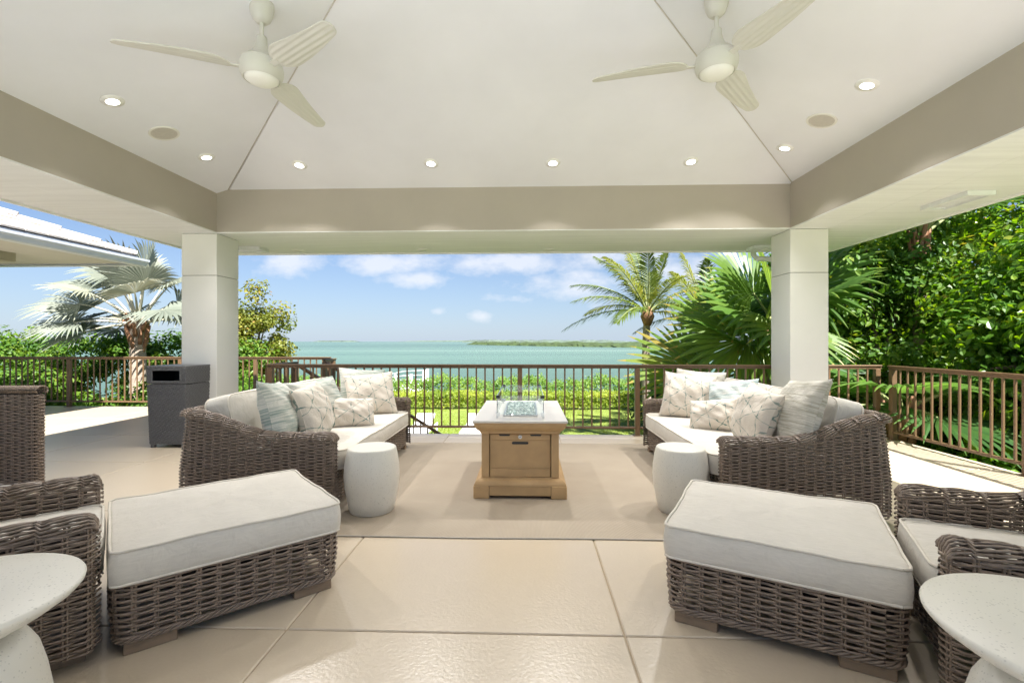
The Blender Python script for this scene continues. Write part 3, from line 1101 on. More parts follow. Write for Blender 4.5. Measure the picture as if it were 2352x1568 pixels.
def top_roll(m, path, zf, rad_=.05, n=11, r=.0054, seg=.125, lean=0.0, ends=True):
    """bundle of strands wrapped in scallops over the rim; path is the plan centre line of the rim"""
    P, s = resample(path, seg / 8)
    T = np.gradient(P, axis=0)
    T /= np.linalg.norm(T, axis=1)[:, None] + 1e-9
    Nn = np.stack([T[:, 1], -T[:, 0]], -1)
    z = np.array([zf(p) for p in P])
    for k in range(n):
        fr = (s / seg) % 1.0
        a = pi * (-.06 + 1.12 * k / (n - 1)) + .5 * (fr - .5) * (1 if k % 2 else .8)
        bump = .009 * np.sin(pi * fr)
        R = rad_ + bump
        C = P + Nn * (np.cos(a) * R)[:, None] + Nn * lean
        zz = z + np.sin(a) * R * .62 - .012
        Q = np.stack([C[:, 0], C[:, 1], zz], -1)
        if ends:                                                   # strands turn down over the open ends
            dn = .05 * max(0.0, float(np.sin(a[0]))) + .012
            f0 = [np.array([*(Q[0, :2] - T[0] * e), Q[0, 2] - dn * q]) for e, q in ((.026, 1.0), (.024, .55), (.014, .15))]
            f1 = [np.array([*(Q[-1, :2] + T[-1] * e), Q[-1, 2] - dn * q]) for e, q in ((.014, .15), (.024, .55), (.026, 1.0))]
            Q = np.concatenate([f0, Q, f1])
        m.tube(Q, r, 5, cap=True, a=.3 + .5 * RNG.random())


def u_frame(depth, width, arm_t, rc=.11):
    """plan of an armed seat facing +x: centre line of the rim, outer and inner wall paths"""
    h = width / 2
    o = []
    ft = arm_t / 2
    o += arc(-ft, -h + ft, ft, 0, -90, 6)
    o += arc(-depth + rc, -h + rc, rc, -90, -180, 8)
    o += arc(-depth + rc, h - rc, rc, 180, 90, 8)
    o += arc(-ft, h - ft, ft, 90, 0, 6)
    i = []
    hi, d2 = h - arm_t, depth - arm_t
    i += arc(-ft, hi + ft, ft, 0, -90, 6)
    i += [(-d2 + .05, hi), (-d2, hi - .05), (-d2, -hi + .05), (-d2 + .05, -hi)]
    i += arc(-ft, -hi - ft, ft, 90, 0, 6)
    c = [(-.028, -h + ft)] + arc(-depth + rc, -h + rc, rc - ft, -90, -180, 8)[:1]
    rr = max(.03, rc - ft)
    c = [(-.026, -h + ft)] + arc(-depth + rc, -h + rc, rr, -90, -180, 8) + arc(-depth + rc, h - rc, rr, 180, 90, 8) + [(-.026, h - ft)]
    return o, i, c


def sstep(a, b, x):
    t = np.clip((x - a) / (b - a), 0, 1)
    return t * t * (3 - 2 * t)


def cushion(L, W, H, crown=.02, rc=.05, wob=.004, seed=0, bulge=.01, nx=1):
    """box cushion lying on z=0; returns (body MB, piping MB)"""
    r = np.random.default_rng(seed)
    out = []
    for (cx, cy, a0) in ((L / 2 - rc, -W / 2 + rc, -90), (L / 2 - rc, W / 2 - rc, 0), (-L / 2 + rc, W / 2 - rc, 90), (-L / 2 + rc, -W / 2 + rc, 180)):
        out += arc(cx, cy, rc, a0, a0 + 90, 7)
    out.append(out[0])
    O, s = resample(out, .03)
    O = O[:-1]
    n = len(O)
    ph = r.uniform(0, 6.3, 4)
    w = wob * .6 * (np.sin(s[:-1] * 7 + ph[0]) + .7 * np.sin(s[:-1] * 13 + ph[1]) + .5 * np.sin(s[:-1] * 29 + ph[2]))
    nr = O / (np.linalg.norm(O, axis=1)[:, None])
    m = MB()
    rows = []
    for q in (0, .06, .25, .5, .75, .94, 1.0):
        k = bulge * sin(pi * q) - (.008 if q in (0, 1.0) else 0)
        ed = O + nr * k + nr * (w * (q - .3))[:, None] * .6
        rows.append(np.column_stack([ed, np.full(n, q * H) + w * q]))
    for t in (.965, .9, .8, .66, .5, .33, .16):
        e = 1 - t ** 2.6
        rows.append(np.column_stack([O * t, H + crown * e + w * t ** 3 + .002 * np.sin(O[:, 0] * 14 + ph[3]) * e]))
    V = np.concatenate(rows + [np.array([[0, 0, H + crown]])])
    F = [ring_quads(len(rows), n)]
    c = len(V) - 1
    b = (len(rows) - 1) * n
    F.append(np.array([[b + i, b + (i + 1) % n, c] for i in range(n)]))
    F.append(np.array([list(range(n))[::-1]]))
    m.add(V, F)
    p = MB()
    for q, zz in ((1.0, H + .001), (0, .006)):
        ed = O + nr * (.0 if q else .0) + nr * (w * (q - .3))[:, None] * .6
        ring = np.column_stack([ed, np.full(n, zz) + w * q])
        p.tube(np.concatenate([ring, ring[:1]]), .0058, 6, cap=False)
    return m, p


def put_cushion(parent, L, W, H, loc, rot=(0, 0, 0), seed=0, crown=.02, rc=.05, wob=.004, name='seat_cushion', bulge=.01):
    m, p = cushion(L, W, H, crown, rc, wob, seed, bulge)
    c = m.build(name, M['cream'], parent, smooth=True, angle=60, loc=loc)
    c.rotation_euler = rot
    p.build('piping', M['piping'], c, smooth=True)
    return c


def pillow(label, mt, w, h, t, loc, yaw, lean=15, roll=0, seed=0, squash=0.0):
    """loose throw pillow standing on its lower edge at loc, face towards -y before yaw"""
    r = np.random.default_rng(seed)
    n = 33
    g_ = np.linspace(-1, 1, n)
    g_ = np.sign(g_) * np.abs(g_) ** .85
    U, Vv = np.meshgrid(g_, g_)
    pin = .085
    X = U * w / 2 * (1 - pin * (1 - Vv ** 2) * np.abs(U) ** 3)
    Z = Vv * h / 2 * (1 - pin * (1 - U ** 2) * np.abs(Vv) ** 3)
    Z = Z - squash * np.clip(Vv, 0, 1) ** 2 * (1 - U ** 2) * h
    th = t / 2 * (np.clip(1 - U ** 2, 0, 1) * np.clip(1 - Vv ** 2, 0, 1)) ** .42
    th *= 1 + .12 * (-Vv)
    ph = r.uniform(0, 6.3, 6)
    wr = .006 * np.sin(U * 5 + ph[0] + 2 * Vv) + .005 * np.sin(Vv * 7 + ph[1] - 3 * U) + .004 * np.sin((U + Vv) * 11 + ph[2])
    edge = np.clip(1 - np.maximum(np.abs(U), np.abs(Vv)) ** 6, 0, 1)
    # creases running in from the corners
    cr = .007 * np.sin((np.arctan2(Vv, U)) * 22 + ph[3]) * np.clip(np.hypot(U, Vv) - .55, 0, 1) * edge
    Yf = -(th + (wr + cr) * edge)
    Yb = th + wr * edge
    bend = .02 * np.sin(U * 1.3 + ph[4]) + .025 * (Vv ** 2)
    i = (np.arange(n - 1)[:, None] * n + np.arange(n - 1)[None]).ravel()
    q = np.stack([i, i + 1, i + n + 1, i + n], -1)
    m = MB()
    m.add(np.stack([X, Yf + bend, Z + h / 2], -1), [q])
    m.add(np.stack([X, Yb + bend, Z + h / 2], -1), [q[:, ::-1]])
    ringi = list(range(n)) + [k * n + n - 1 for k in range(1, n)] + [(n - 1) * n + k for k in range(n - 2, -1, -1)] + [k * n for k in range(n - 2, -1, -1)]
    R_ = np.stack([X, bend, Z + h / 2], -1).reshape(-1, 3)[ringi]
    base = m.n
    m.tube(R_, .0035, 5, cap=False)
    uv = np.zeros((m.n, 2))
    uv1 = np.stack([U * w / 2, Vv * h / 2], -1).reshape(-1, 2) + seed * .37
    uv[:n * n] = uv1
    uv[n * n:2 * n * n] = uv1 + 3.1
    uv[2 * n * n:] = np.repeat(uv1[ringi], 5, 0)
    o = m.build('throw_pillow', mt, None, smooth=True, uv=uv)
    R = Matrix.Rotation(rad(yaw), 3, 'Z') @ Matrix.Rotation(rad(-lean), 3, 'X') @ Matrix.Rotation(rad(roll), 3, 'Y')
    o.rotation_euler = R.to_euler()
    o.location = loc
    tag(o, label, 'pillow', 'throw pillows')
    return o


def feet(parent, pts, lx=.13, ly=.06, h=.052, rot=0):
    for (x, y, a) in pts:
        m = MB()
        m.box(-lx / 2, lx / 2, -ly / 2, ly / 2, 0, h, .003)
        link('foot', m.mesh('foot', M['foot']), parent, (x, y, 0), (0, 0, rad(a)))


def seat_thing(name, label, cat, depth, width, arm_h, back_h, arm_t=.11, group=None, rc=.12, rise=(.36, .92), flare=.035, spacing=.060):
    """woven armed seat facing +x, front edge on x=0"""
    t = thing(name, label, cat, (0, 0, 0), (0, 0, 0), group)
    o, i, c = u_frame(depth, width, arm_t, rc)
    top = lambda p: arm_h + (back_h - arm_h) * float(sstep(rise[0] * depth, rise[1] * depth, -p[0]))
    zt = .055

    def lean(P, z):
        k = sstep(.45 * depth, depth, -P[:, 0])
        return flare * k * max(0, (z - .3)) / .35
    m = MB()
    weave(m, o, lambda p: zt, lambda p: top(p) - .022, spacing, lean=lean)
    m.build('outer_weave', M['wicker'], t, smooth=True, kind='stuff')
    m = MB()
    weave(m, i, lambda p: .27, lambda p: top(p) - .022, spacing, pitch=.0115, stakes=True)
    m.build('inner_weave', M['wicker'], t, smooth=True, kind='stuff')
    m = MB()
    fx = -.035
    weave(m, [(fx, width / 2 - arm_t - .004), (fx, -width / 2 + arm_t + .004)][::-1], lambda p: zt, lambda p: .285, spacing)
    weave(m, [(fx, -width / 2 + arm_t), (fx, width / 2 - arm_t)], lambda p: zt, lambda p: .285, spacing)
    m.build('front_weave', M['wicker'], t, smooth=True, kind='stuff')
    m = MB()
    top_roll(m, c, top, arm_t / 2 - .002)
    m.build('rim_braid', M['wicker'], t, smooth=True, kind='stuff')
    m = MB()
    m.box(-depth + arm_t * .6, -.06, -width / 2 + arm_t * .5, width / 2 - arm_t * .5, .20, .265)  # hidden seat platform, a dark box put in to block light
    m.box(-depth + arm_t * .42, -depth + arm_t * .58, -width / 2 + rc, width / 2 - rc, .1, back_h - .06)
    for sy in (-1, 1):
        y0 = sy * (width / 2 - arm_t / 2)
        m.box(-depth * .40, -.05, y0 - .008, y0 + .008, .30, arm_h - .035)
    m.build('frame', M['wicker_dark'], t)
    feet(t, [(-.10, -width / 2 + .10, 0), (-.10, width / 2 - .10, 0), (-depth + .14, -width / 2 + .12, 0), (-depth + .14, width / 2 - .12, 0)])
    return t


# ------------------------------------------------------------------ rug and fire table
mb = MB()
n_ = 60
xs = np.linspace(-1.72, 1.72, n_)
V = []
for y in (2.885, 5.575):
    for x in xs:
        V.append((x, y + .004 * sin(x * 2.2) + .003 * sin(x * 5), .0065))
F = [[k, k + 1, n_ + k + 1, n_ + k] for k in range(n_ - 1)]
VB = [(v[0], v[1], .001) for v in V]
mb.add(V + VB, F + [[k + 1, k, 2 * n_ + k, 2 * n_ + k + 1] for k in range(n_ - 1)] +
       [[n_ + k, n_ + k + 1, 3 * n_ + k + 1, 3 * n_ + k] for k in range(n_ - 1)] + [[0, n_, 3 * n_, 2 * n_], [n_ - 1, 2 * n_ - 1, 4 * n_ - 1, 3 * n_ - 1][::-1]])
rug = thing('rug', 'flat beige ribbed outdoor rug under the sofas and fire table', 'rug')
mb.build('rug_body', M['rug'], rug)
mb = MB()
mb.tube([(x, 2.885 + .004 * sin(x * 2.2) + .003 * sin(x * 5), .005) for x in xs], .005, 6)
mb.build('bound_edge', M['taupe'], rug, smooth=True)
mb = MB()
mb.tube([(x, 5.575 + .004 * sin(x * 2.2) + .003 * sin(x * 5), .005) for x in xs], .005, 6)
mb.build('bound_edge', M['taupe'], rug, smooth=True)


def fire_table():
    t = thing('fire_table', 'tan stone fire pit table with moulded cornice and access door on the rug', 'fire table', (-.058, 3.56, .0065))
    W, Lh = .355, 1.23            # half width of the top, length
    ft = MB()
    for x0, x1 in ((-W, -.235), (.235, W)):                        # plinth corners and moulding
        ft.box(x0, x1, .035, Lh - .035, 0, .095, .004)
    ft.box(-.234, .234, .04, Lh - .04, .022, .094, .003)
    ft.build('plinth', M['stone_tan'], t)
    m = MB()
    # torus moulding above the plinth (profile swept round)
    prof = [(.0, .096), (.0, .10), (-.004, .112), (-.014, .127), (-.030, .138), (-.045, .142), (-.052, .150), (-.060, .152)]
    x1, y0, y1 = W - .004, .039, Lh - .039
    R_ = []
    for (o, z) in prof:
        R_.append([(-x1 - o, y0 - o, z), (x1 + o, y0 - o, z), (x1 + o, y1 + o, z), (-x1 - o, y1 + o, z)])
    m.add(np.array(R_).reshape(-1, 3), [ring_quads(len(prof), 4)])
    m.build('base_moulding', M['stone_tan'], t)
    m = MB()
    bx = .297
    m.box(-bx, -.238, .085, .14, .150, .49, .003)
    m.box(.238, bx, .085, .14, .150, .49, .003)
    m.box(-bx, bx, .14, Lh - .085, .150, .49, .003)
    m.build('cabinet', M['stone_tan'], t)
    d = MB()
    d.box(-.232, .232, .10, .135, .152, .482, .002)
    d = d.build('door', M['stone_tan'], t)
    m = MB()
    m.box(-.231, .231, .088, .099, .435, .481, .003)
    m.box(-.231, .231, .088, .099, .153, .215, .003)
    for x0, x1 in ((-.231, -.225), (.225, .231)):
        m.box(x0, x1, .092, .099, .217, .433)
    m.build('door_frame', M['stone_tan'], d)
    for x in (-.12, .12):
        m = MB()
        m.poly([(-.045, -.002), (.045, -.002), (.038, .012), (-.038, .012)], 0, .003)
        o = link('vent_slot', m.mesh('vent_slot', M['black']), d, (x, .0865, .480), (rad(-90), 0, 0))
    m = MB()
    m.lathe([(0, .008), (.013, .008), (.0155, .004), (.0155, 0)], 24)
    lk = link('lock', m.mesh('lock', M['steel'], True, 40), d, (0, .087, .462), (rad(90), 0, 0))
    m = MB()
    m.box(-.009, .009, -.0018, .0018, .008, .010)
    link('key_slot', m.mesh('key_slot', M['black']), lk, (0, 0, 0), (0, 0, rad(20)))
    m = MB()
    a = arc(.055, 0, .009, 90, -90, 8) + arc(-.055, 0, .009, 270, 90, 8)
    m.poly(a, 0, .004)
    link('handle_slot', m.mesh('handle_slot', M['black']), d, (0, .0995, .412), (rad(90), 0, 0))
    for x0 in (-.236, .236):
        m = MB()
        m.box(x0 - .002, x0 + .002, .039, .06, .004, .094)
        m.build('plinth_joint', M['joint'], t)
    # cornice: cyma under the top slab
    prof = [(-.058, .490), (-.052, .494), (-.052, .503), (-.046, .506), (-.046, .512), (-.030, .524), (-.016, .542), (-.008, .562), (-.008, .570), (-.002, .573), (-.002, .580)]
    R_ = []
    for (o, z) in prof:
        R_.append([(-W - o, -.0 - o, z), (W + o, -.0 - o, z), (W + o, Lh + o, z), (-W - o, Lh + o, z)])
    m = MB()
    m.add(np.array(R_).reshape(-1, 3) * np.array([1, 1, 1]), [ring_quads(len(prof), 4)])
    m.f.append(np.array([[0, 3, 2, 1]]))
    m.att.append(np.zeros(1))
    m.build('cornice', M['stone_tan'], t)
    # the offsets above open outwards: keep the top slab inside the cornice lip
    m = MB()
    m.box(-W - .004, W + .004, -.004, Lh + .004, .580, .598, .004)
    m.build('top', M['stone_top'], t)
    # burner pan with crushed glass
    m = MB()
    bx, b0, b1 = .135, .20, 1.02
    for (x0, x1, y0, y1) in ((-bx, bx, b0, b0 + .012), (-bx, bx, b1 - .012, b1), (-bx, -bx + .012, b0 + .012, b1 - .012), (bx - .012, bx, b0 + .012, b1 - .012)):
        m.box(x0, x1, y0, y1, .599, .611, .002)
    pan = m.build('burner_rim', M['steel'], t)
    k = 1500
    c = np.stack([RNG.uniform(-bx + .016, bx - .016, k), RNG.uniform(b0 + .016, b1 - .016, k), .602 + .010 * RNG.random(k)], -1)
    tet = np.array([(1, 1, 1), (1, -1, -1), (-1, 1, -1), (-1, -1, 1)], float) * .0075
    Q = RNG.normal(size=(k, 3, 3))
    Q, _ = np.linalg.qr(Q)
    V = np.einsum('kij,nj->kni', Q, tet) * RNG.uniform(.6, 1.3, (k, 1, 1)) + c[:, None]
    f = np.array([(0, 1, 2), (0, 3, 1), (0, 2, 3), (1, 3, 2)])
    m = MB().add(V.reshape(-1, 3), [(np.arange(k)[:, None, None] * 4 + f[None]).reshape(-1, 3)], np.repeat(RNG.random(k), 4))
    m.build('fire_glass', M['fire_glass'], t, kind='stuff')
    m = MB()
    m.box(-bx + .013, bx - .013, b0 + .013, b1 - .013, .5985, .6005)
    m.build('pan_floor', M['steel'], t)
    # wind guard: a thing of its own standing on the table
    gt = thing('glass_wind_guard', 'clear glass wind guard with dark corner clips standing on the fire table', 'wind guard', (-.058, 3.56, .6045))
    gx, g0, g1, h0, h1 = .183, .135, 1.045, .026, .172
    for (x0, x1, y0, y1) in ((-gx, gx, g0, g0 + .006), (-gx, gx, g1 - .006, g1), (-gx, -gx + .006, g0 + .009, g1 - .009), (gx - .006, gx, g0 + .009, g1 - .009)):
        m = MB()
        m.box(x0 + .002, x1 - .002, y0, y1, h0, h1) if y1 - y0 < .1 else m.box(x0, x1, y0, y1, h0, h1)
        m.build('pane', M['glass'], gt)
    for sx in (-1, 1):
        for yy, sy in ((g0, 1), (g1, -1)):
            for z0, z1 in ((0, .030), (h1 - .02, h1 + .004)):
                m = MB()
                xx = sx * gx
                m.box(min(xx + sx * .005, xx - sx * .026), max(xx + sx * .005, xx - sx * .026), min(yy - sy * .005, yy - sy * .0008), max(yy - sy * .005, yy - sy * .0008), z0 + (.012 if z0 == 0 else 0), z1 + (.012 if z0 == 0 else 0))
                m.box(min(xx + sx * .005, xx + sx * .0008), max(xx + sx * .005, xx + sx * .0008), min(yy - sy * .0009, yy + sy * .026), max(yy - sy * .0009, yy + sy * .026), z0 + (.012 if z0 == 0 else 0), z1 + (.012 if z0 == 0 else 0))
                if z0 == 0:
                    m.box(min(xx + sx * .005, xx - sx * .010), max(xx + sx * .005, xx - sx * .010), min(yy - sy * .005, yy + sy * .010), max(yy - sy * .005, yy + sy * .010), 0, .0119)
                m.build('corner_clip', M['black'] if z0 else M['steel'], gt)


fire_table()

# ------------------------------------------------------------------ sofas, chairs, ottomans
sofa_y = {'l': (3.185, 5.355), 'r': (3.135, 5.305)}
sl = seat_thing('wicker_sofa', 'brown wicker sofa with cream cushions on the left, backing onto the white terrace', 'sofa', 1.12, 2.17, .545, .70, group='wicker sofas')
sl.location = (-1.325, 4.27, .0)
put_cushion(sl, .95, 1.93, .135, (-.455, 0, .288), seed=1, rc=.12, crown=.022)
for y, sd in ((-.475, 2), (.475, 3)):
    put_cushion(sl, .44, .93, .17, (-.955 + .13, y, .455), (0, rad(-103), 0), seed=sd, rc=.07, crown=.03, name='back_cushion', bulge=.016).location = (-.78, y, .60)
sr = copy_tree(sl)
sr.rotation_euler = (0, 0, pi)
sr.location = (1.275, 4.22, 0)
tag(sr, 'brown wicker sofa with cream cushions on the right, backing onto the sunny railing', 'sofa', 'wicker sofas')

SEAT = .442
pillow('sage streaked pillow propped on the left sofa nearest the wicker arm', M['streak'], .50, .50, .22, (-1.80, 3.50, SEAT - .02), 106, 14, 6, 21)
pillow('star print pillow on the left sofa seen edge on beside the nearest sage pillow', M['star'], .48, .46, .21, (-1.64, 3.76, SEAT - .02), 97, 16, -4, 22)
pillow('sage streaked pillow leaning on the back of the left sofa between two star print pillows', M['streak'], .50, .48, .19, (-1.78, 4.14, SEAT - .02), 62, 22, -3, 23)
pillow('small star print lumbar pillow lying in front on the left sofa', M['star'], .40, .29, .15, (-1.56, 4.20, SEAT - .01), 42, 26, 8, 24)
pillow('large star print pillow against the far arm of the left sofa', M['star'], .52, .48, .19, (-1.62, 4.93, SEAT - .02), 22, 22, -5, 25)
pillow('sage streaked pillow behind the large star pillow at the far left sofa arm', M['streak'], .50, .50, .18, (-1.80, 5.10, SEAT - .02), 30, 16, 4, 26)
pillow('large star print pillow against the far arm of the right sofa', M['star'], .50, .48, .19, (1.57, 4.82, SEAT - .02), -22, 20, 6, 31)
pillow('tan streaked pillow behind the large star pillow at the far right sofa arm', M['streak_tan'], .50, .50, .18, (1.74, 5.00, SEAT - .02), -28, 18, 4, 32)
pillow('blue striped pillow leaning on the middle of the right sofa back', M['streak_blue'], .46, .42, .17, (1.86, 4.42, SEAT + .02), -42, 26, -6, 33)
pillow('small star print lumbar pillow lying in front on the right sofa', M['star'], .42, .30, .15, (1.58, 4.12, SEAT - .01), -38, 26, -7, 34)
pillow('star print pillow on the right sofa beside the big tie-dye pillow', M['star'], .48, .46, .21, (1.63, 3.64, SEAT - .02), -92, 16, 6, 35)
pillow('big pale tie-dye pillow on the right sofa nearest the wicker arm', M['streak_tan'], .54, .54, .22, (1.83, 3.42, SEAT - .02), -92, 18, -5, 36)

cl = seat_thing('wicker_armchair', 'brown wicker armchair cut off by the left edge, facing the ottoman', 'armchair', .86, .78, .53, .70, group='wicker armchairs', spacing=.068)
put_cushion(cl, .76, .555, .135, (-.37, 0, .285), seed=5, rc=.05, crown=.025)
put_cushion(cl, .42, .55, .16, (-.62, 0, .60), (0, rad(-103), 0), seed=6, rc=.06, crown=.03, name='back_cushion')
cl.location = (-1.852, 1.994, 0)
cl.rotation_euler = (0, 0, rad(42))
cr_ = copy_tree(cl)
cr_.location = (1.53, 1.922, 0)
cr_.rotation_euler = (0, 0, rad(152.8))
tag(cr_, 'brown wicker armchair cut off by the right edge, facing the ottoman', 'armchair', 'wicker armchairs')
pillow('pale aqua pillow on the armchair at the right edge', M['aqua'], .40, .36, .15, (2.05, 1.66, .43), 62.8, 20, 0, 41)


def ottoman(label, loc, deg, L=.80, W=.735):
    t = thing('wicker_ottoman', label, 'ottoman', loc, (0, 0, rad(deg)), 'wicker ottomans')
    o = []
    rc = .07
    for (cx, cy, a0) in ((L / 2 - rc, -W / 2 + rc, -90), (L / 2 - rc, W / 2 - rc, 0), (-L / 2 + rc, W / 2 - rc, 90), (-L / 2 + rc, -W / 2 + rc, 180)):
        o += arc(cx, cy, rc, a0, a0 + 90, 6)
    o.append(o[0])
    m = MB()
    weave(m, o, lambda p: .062, lambda p: .262, .0700, pitch=.0122, r=.0055, closed=True, jit=.0022,
          lean=lambda P, z: np.full(len(P), -.012 * (1 - min(1, (z - .05) / .12))))
    m.build('weave', M['wicker'], t, smooth=True, kind='stuff')
    m = MB()
    P, s = resample(o, .02)
    for k in range(5):                                            # twisted rope along the bottom edge, wrapped rim above
        a = s / .16 * 2 * pi + k * 2 * pi / 5
        nr = P / np.linalg.norm(P, axis=1)[:, None]
        m.tube(np.column_stack([P - nr * .012 + nr * (.011 * np.cos(a))[:, None], .056 + .011 * np.sin(a)]), .006, 5, cap=False, a=.3 + .1 * k)
    for k in range(4):
        nr = P / np.linalg.norm(P, axis=1)[:, None]
        a = .5 + k * .75
        m.tube(np.column_stack([P - nr * (.012 - .016 * cos(a)), .262 + .012 * sin(a) + .003 * np.sin(s * 22 + k)]), .0062, 5, cap=False, a=.4 + .1 * k)
    m.build('rim_braid', M['wicker'], t, smooth=True, kind='stuff')
    m = MB()
    m.box(-L / 2 + .04, L / 2 - .04, -W / 2 + .04, W / 2 - .04, .20, .262)
    m.build('frame', M['wicker_dark'], t)
    put_cushion(t, L + .012, W + .012, .135, (0, 0, .272), seed=int(deg) + 60, rc=.03, crown=.020, wob=.004, name='cushion')
    feet(t, [(-L / 2 + .12, -W / 2 + .045, 0), (L / 2 - .12, -W / 2 + .045, 0), (-L / 2 + .12, W / 2 - .045, 0), (L / 2 - .12, W / 2 - .045, 0)], .17, .07, .05)
    return t


ottoman('square wicker ottoman with cream cushion, in front of the left armchair', (-1.50, 2.300, 0), 42, .855, .775)
ottoman('square wicker ottoman with cream cushion, in front of the right armchair', (1.135, 2.212, 0), -27.5, .825, .755)

# ------------------------------------------------------------------ drums and side tables
for x, y, w in ((-1.105, 3.335, 'left'), (1.082, 3.40, 'right')):
    mb = MB()
    mb.lathe([(0, 0), (.145, 0), (.152, .006), (.168, .08), (.184, .17), (.191, .25), (.188, .32), (.178, .39), (.168, .435), (.164, .444), (.156, .449), (.10, .450), (0, .450)], 64)
    o = mb.build('drum_stool', M['terrazzo'], None, smooth=True, angle=50, loc=(x, y, .0065))
    tag(o, f'speckled off-white drum stool at the near end of the {w} sofa', 'drum stool', 'drum stools')


def mushroom(label, loc, r):
    t = thing('side_table', label, 'side table', loc, (0, 0, 0), 'speckled mushroom side tables')
    m = MB()
    m.lathe([(0, .392), (.10, .394), (.145, .402), (.20, .424), (.255, .455), (r - .012, .482), (r - .002, .494), (r, .502), (r - .003, .507), (r - .008, .509), (.15, .510), (0, .510)], 80)
    m.build('top', M['terrazzo'], t, smooth=True, angle=50)
    m = MB()
    m.lathe([(0, 0), (.238, 0), (.244, .006), (.243, .06), (.234, .16), (.220, .25), (.204, .315), (.186, .350), (.160, .374), (.12, .387), (.06, .391), (0, .3915)], 72)
    m.build('pedestal', M['terrazzo'], t, smooth=True, angle=50)


mushroom('speckled mushroom side table at the left edge beside the armchair', (-1.575, 1.205, 0), .305)
mushroom('speckled mushroom side table at the right edge beside the armchair', (1.325, 1.165, 0), .305)

# ------------------------------------------------------------------ wicker chest and litter bin


def back_chair():
    t = thing('wicker_chair', 'tall-backed wicker chair cut off by the left edge', 'chair', (-4.30, 3.66, 0), (0, 0, rad(4)))
    hx, hy, rc = .40, .035, .03
    o = []
    for (cx, cy, a0) in ((hx - rc, -hy + rc, -90), (hx - rc, hy - rc, 0), (-hx + rc, hy - rc, 90), (-hx + rc, -hy + rc, 180)):
        o += arc(cx, cy, rc, a0, a0 + 90, 5)
    o.append(o[0])
    m = MB()
    weave(m, o, lambda p: .06, lambda p: .775, .055, pitch=.0135, r=.0058, closed=True)
    m.build('back_weave', M['wicker'], t, smooth=True, kind='stuff')
    m = MB()
    m.box(-hx + .02, hx - .02, -hy + .012, hy - .012, .07, .79)
    m.build('back_frame', M['wicker_dark'], t)
    m = MB()
    for d in np.arange(-hx, hx + .001, .0145):                    # slanted wrap over the top roll
        a = np.linspace(-.9, pi + .9, 14)
        m.tube(np.column_stack([d + np.linspace(-.012, .012, 14), -.043 * np.cos(a), .812 + .030 * np.sin(a)]), .0066, 5, a=.3 + .5 * random.random())
    m.build('top_braid', M['wicker'], t, smooth=True, kind='stuff')
    m = MB()
    m.box(-hx + .02, -.10, -hy - .55, -hy - .01, .36, .42, .01)
    m.build('seat', M['wicker'], t)
    for x, y in ((-hx + .05, -hy - .5), (-.14, -hy - .5), (-hx + .05, 0), (hx - .05, 0)):
        m = MB()
        m.box(x - .02, x + .02, y - .02, y + .02, 0, .36 if y < -.1 else .069, .003)
        m.build('leg', M['wicker_dark'], t)


back_chair()


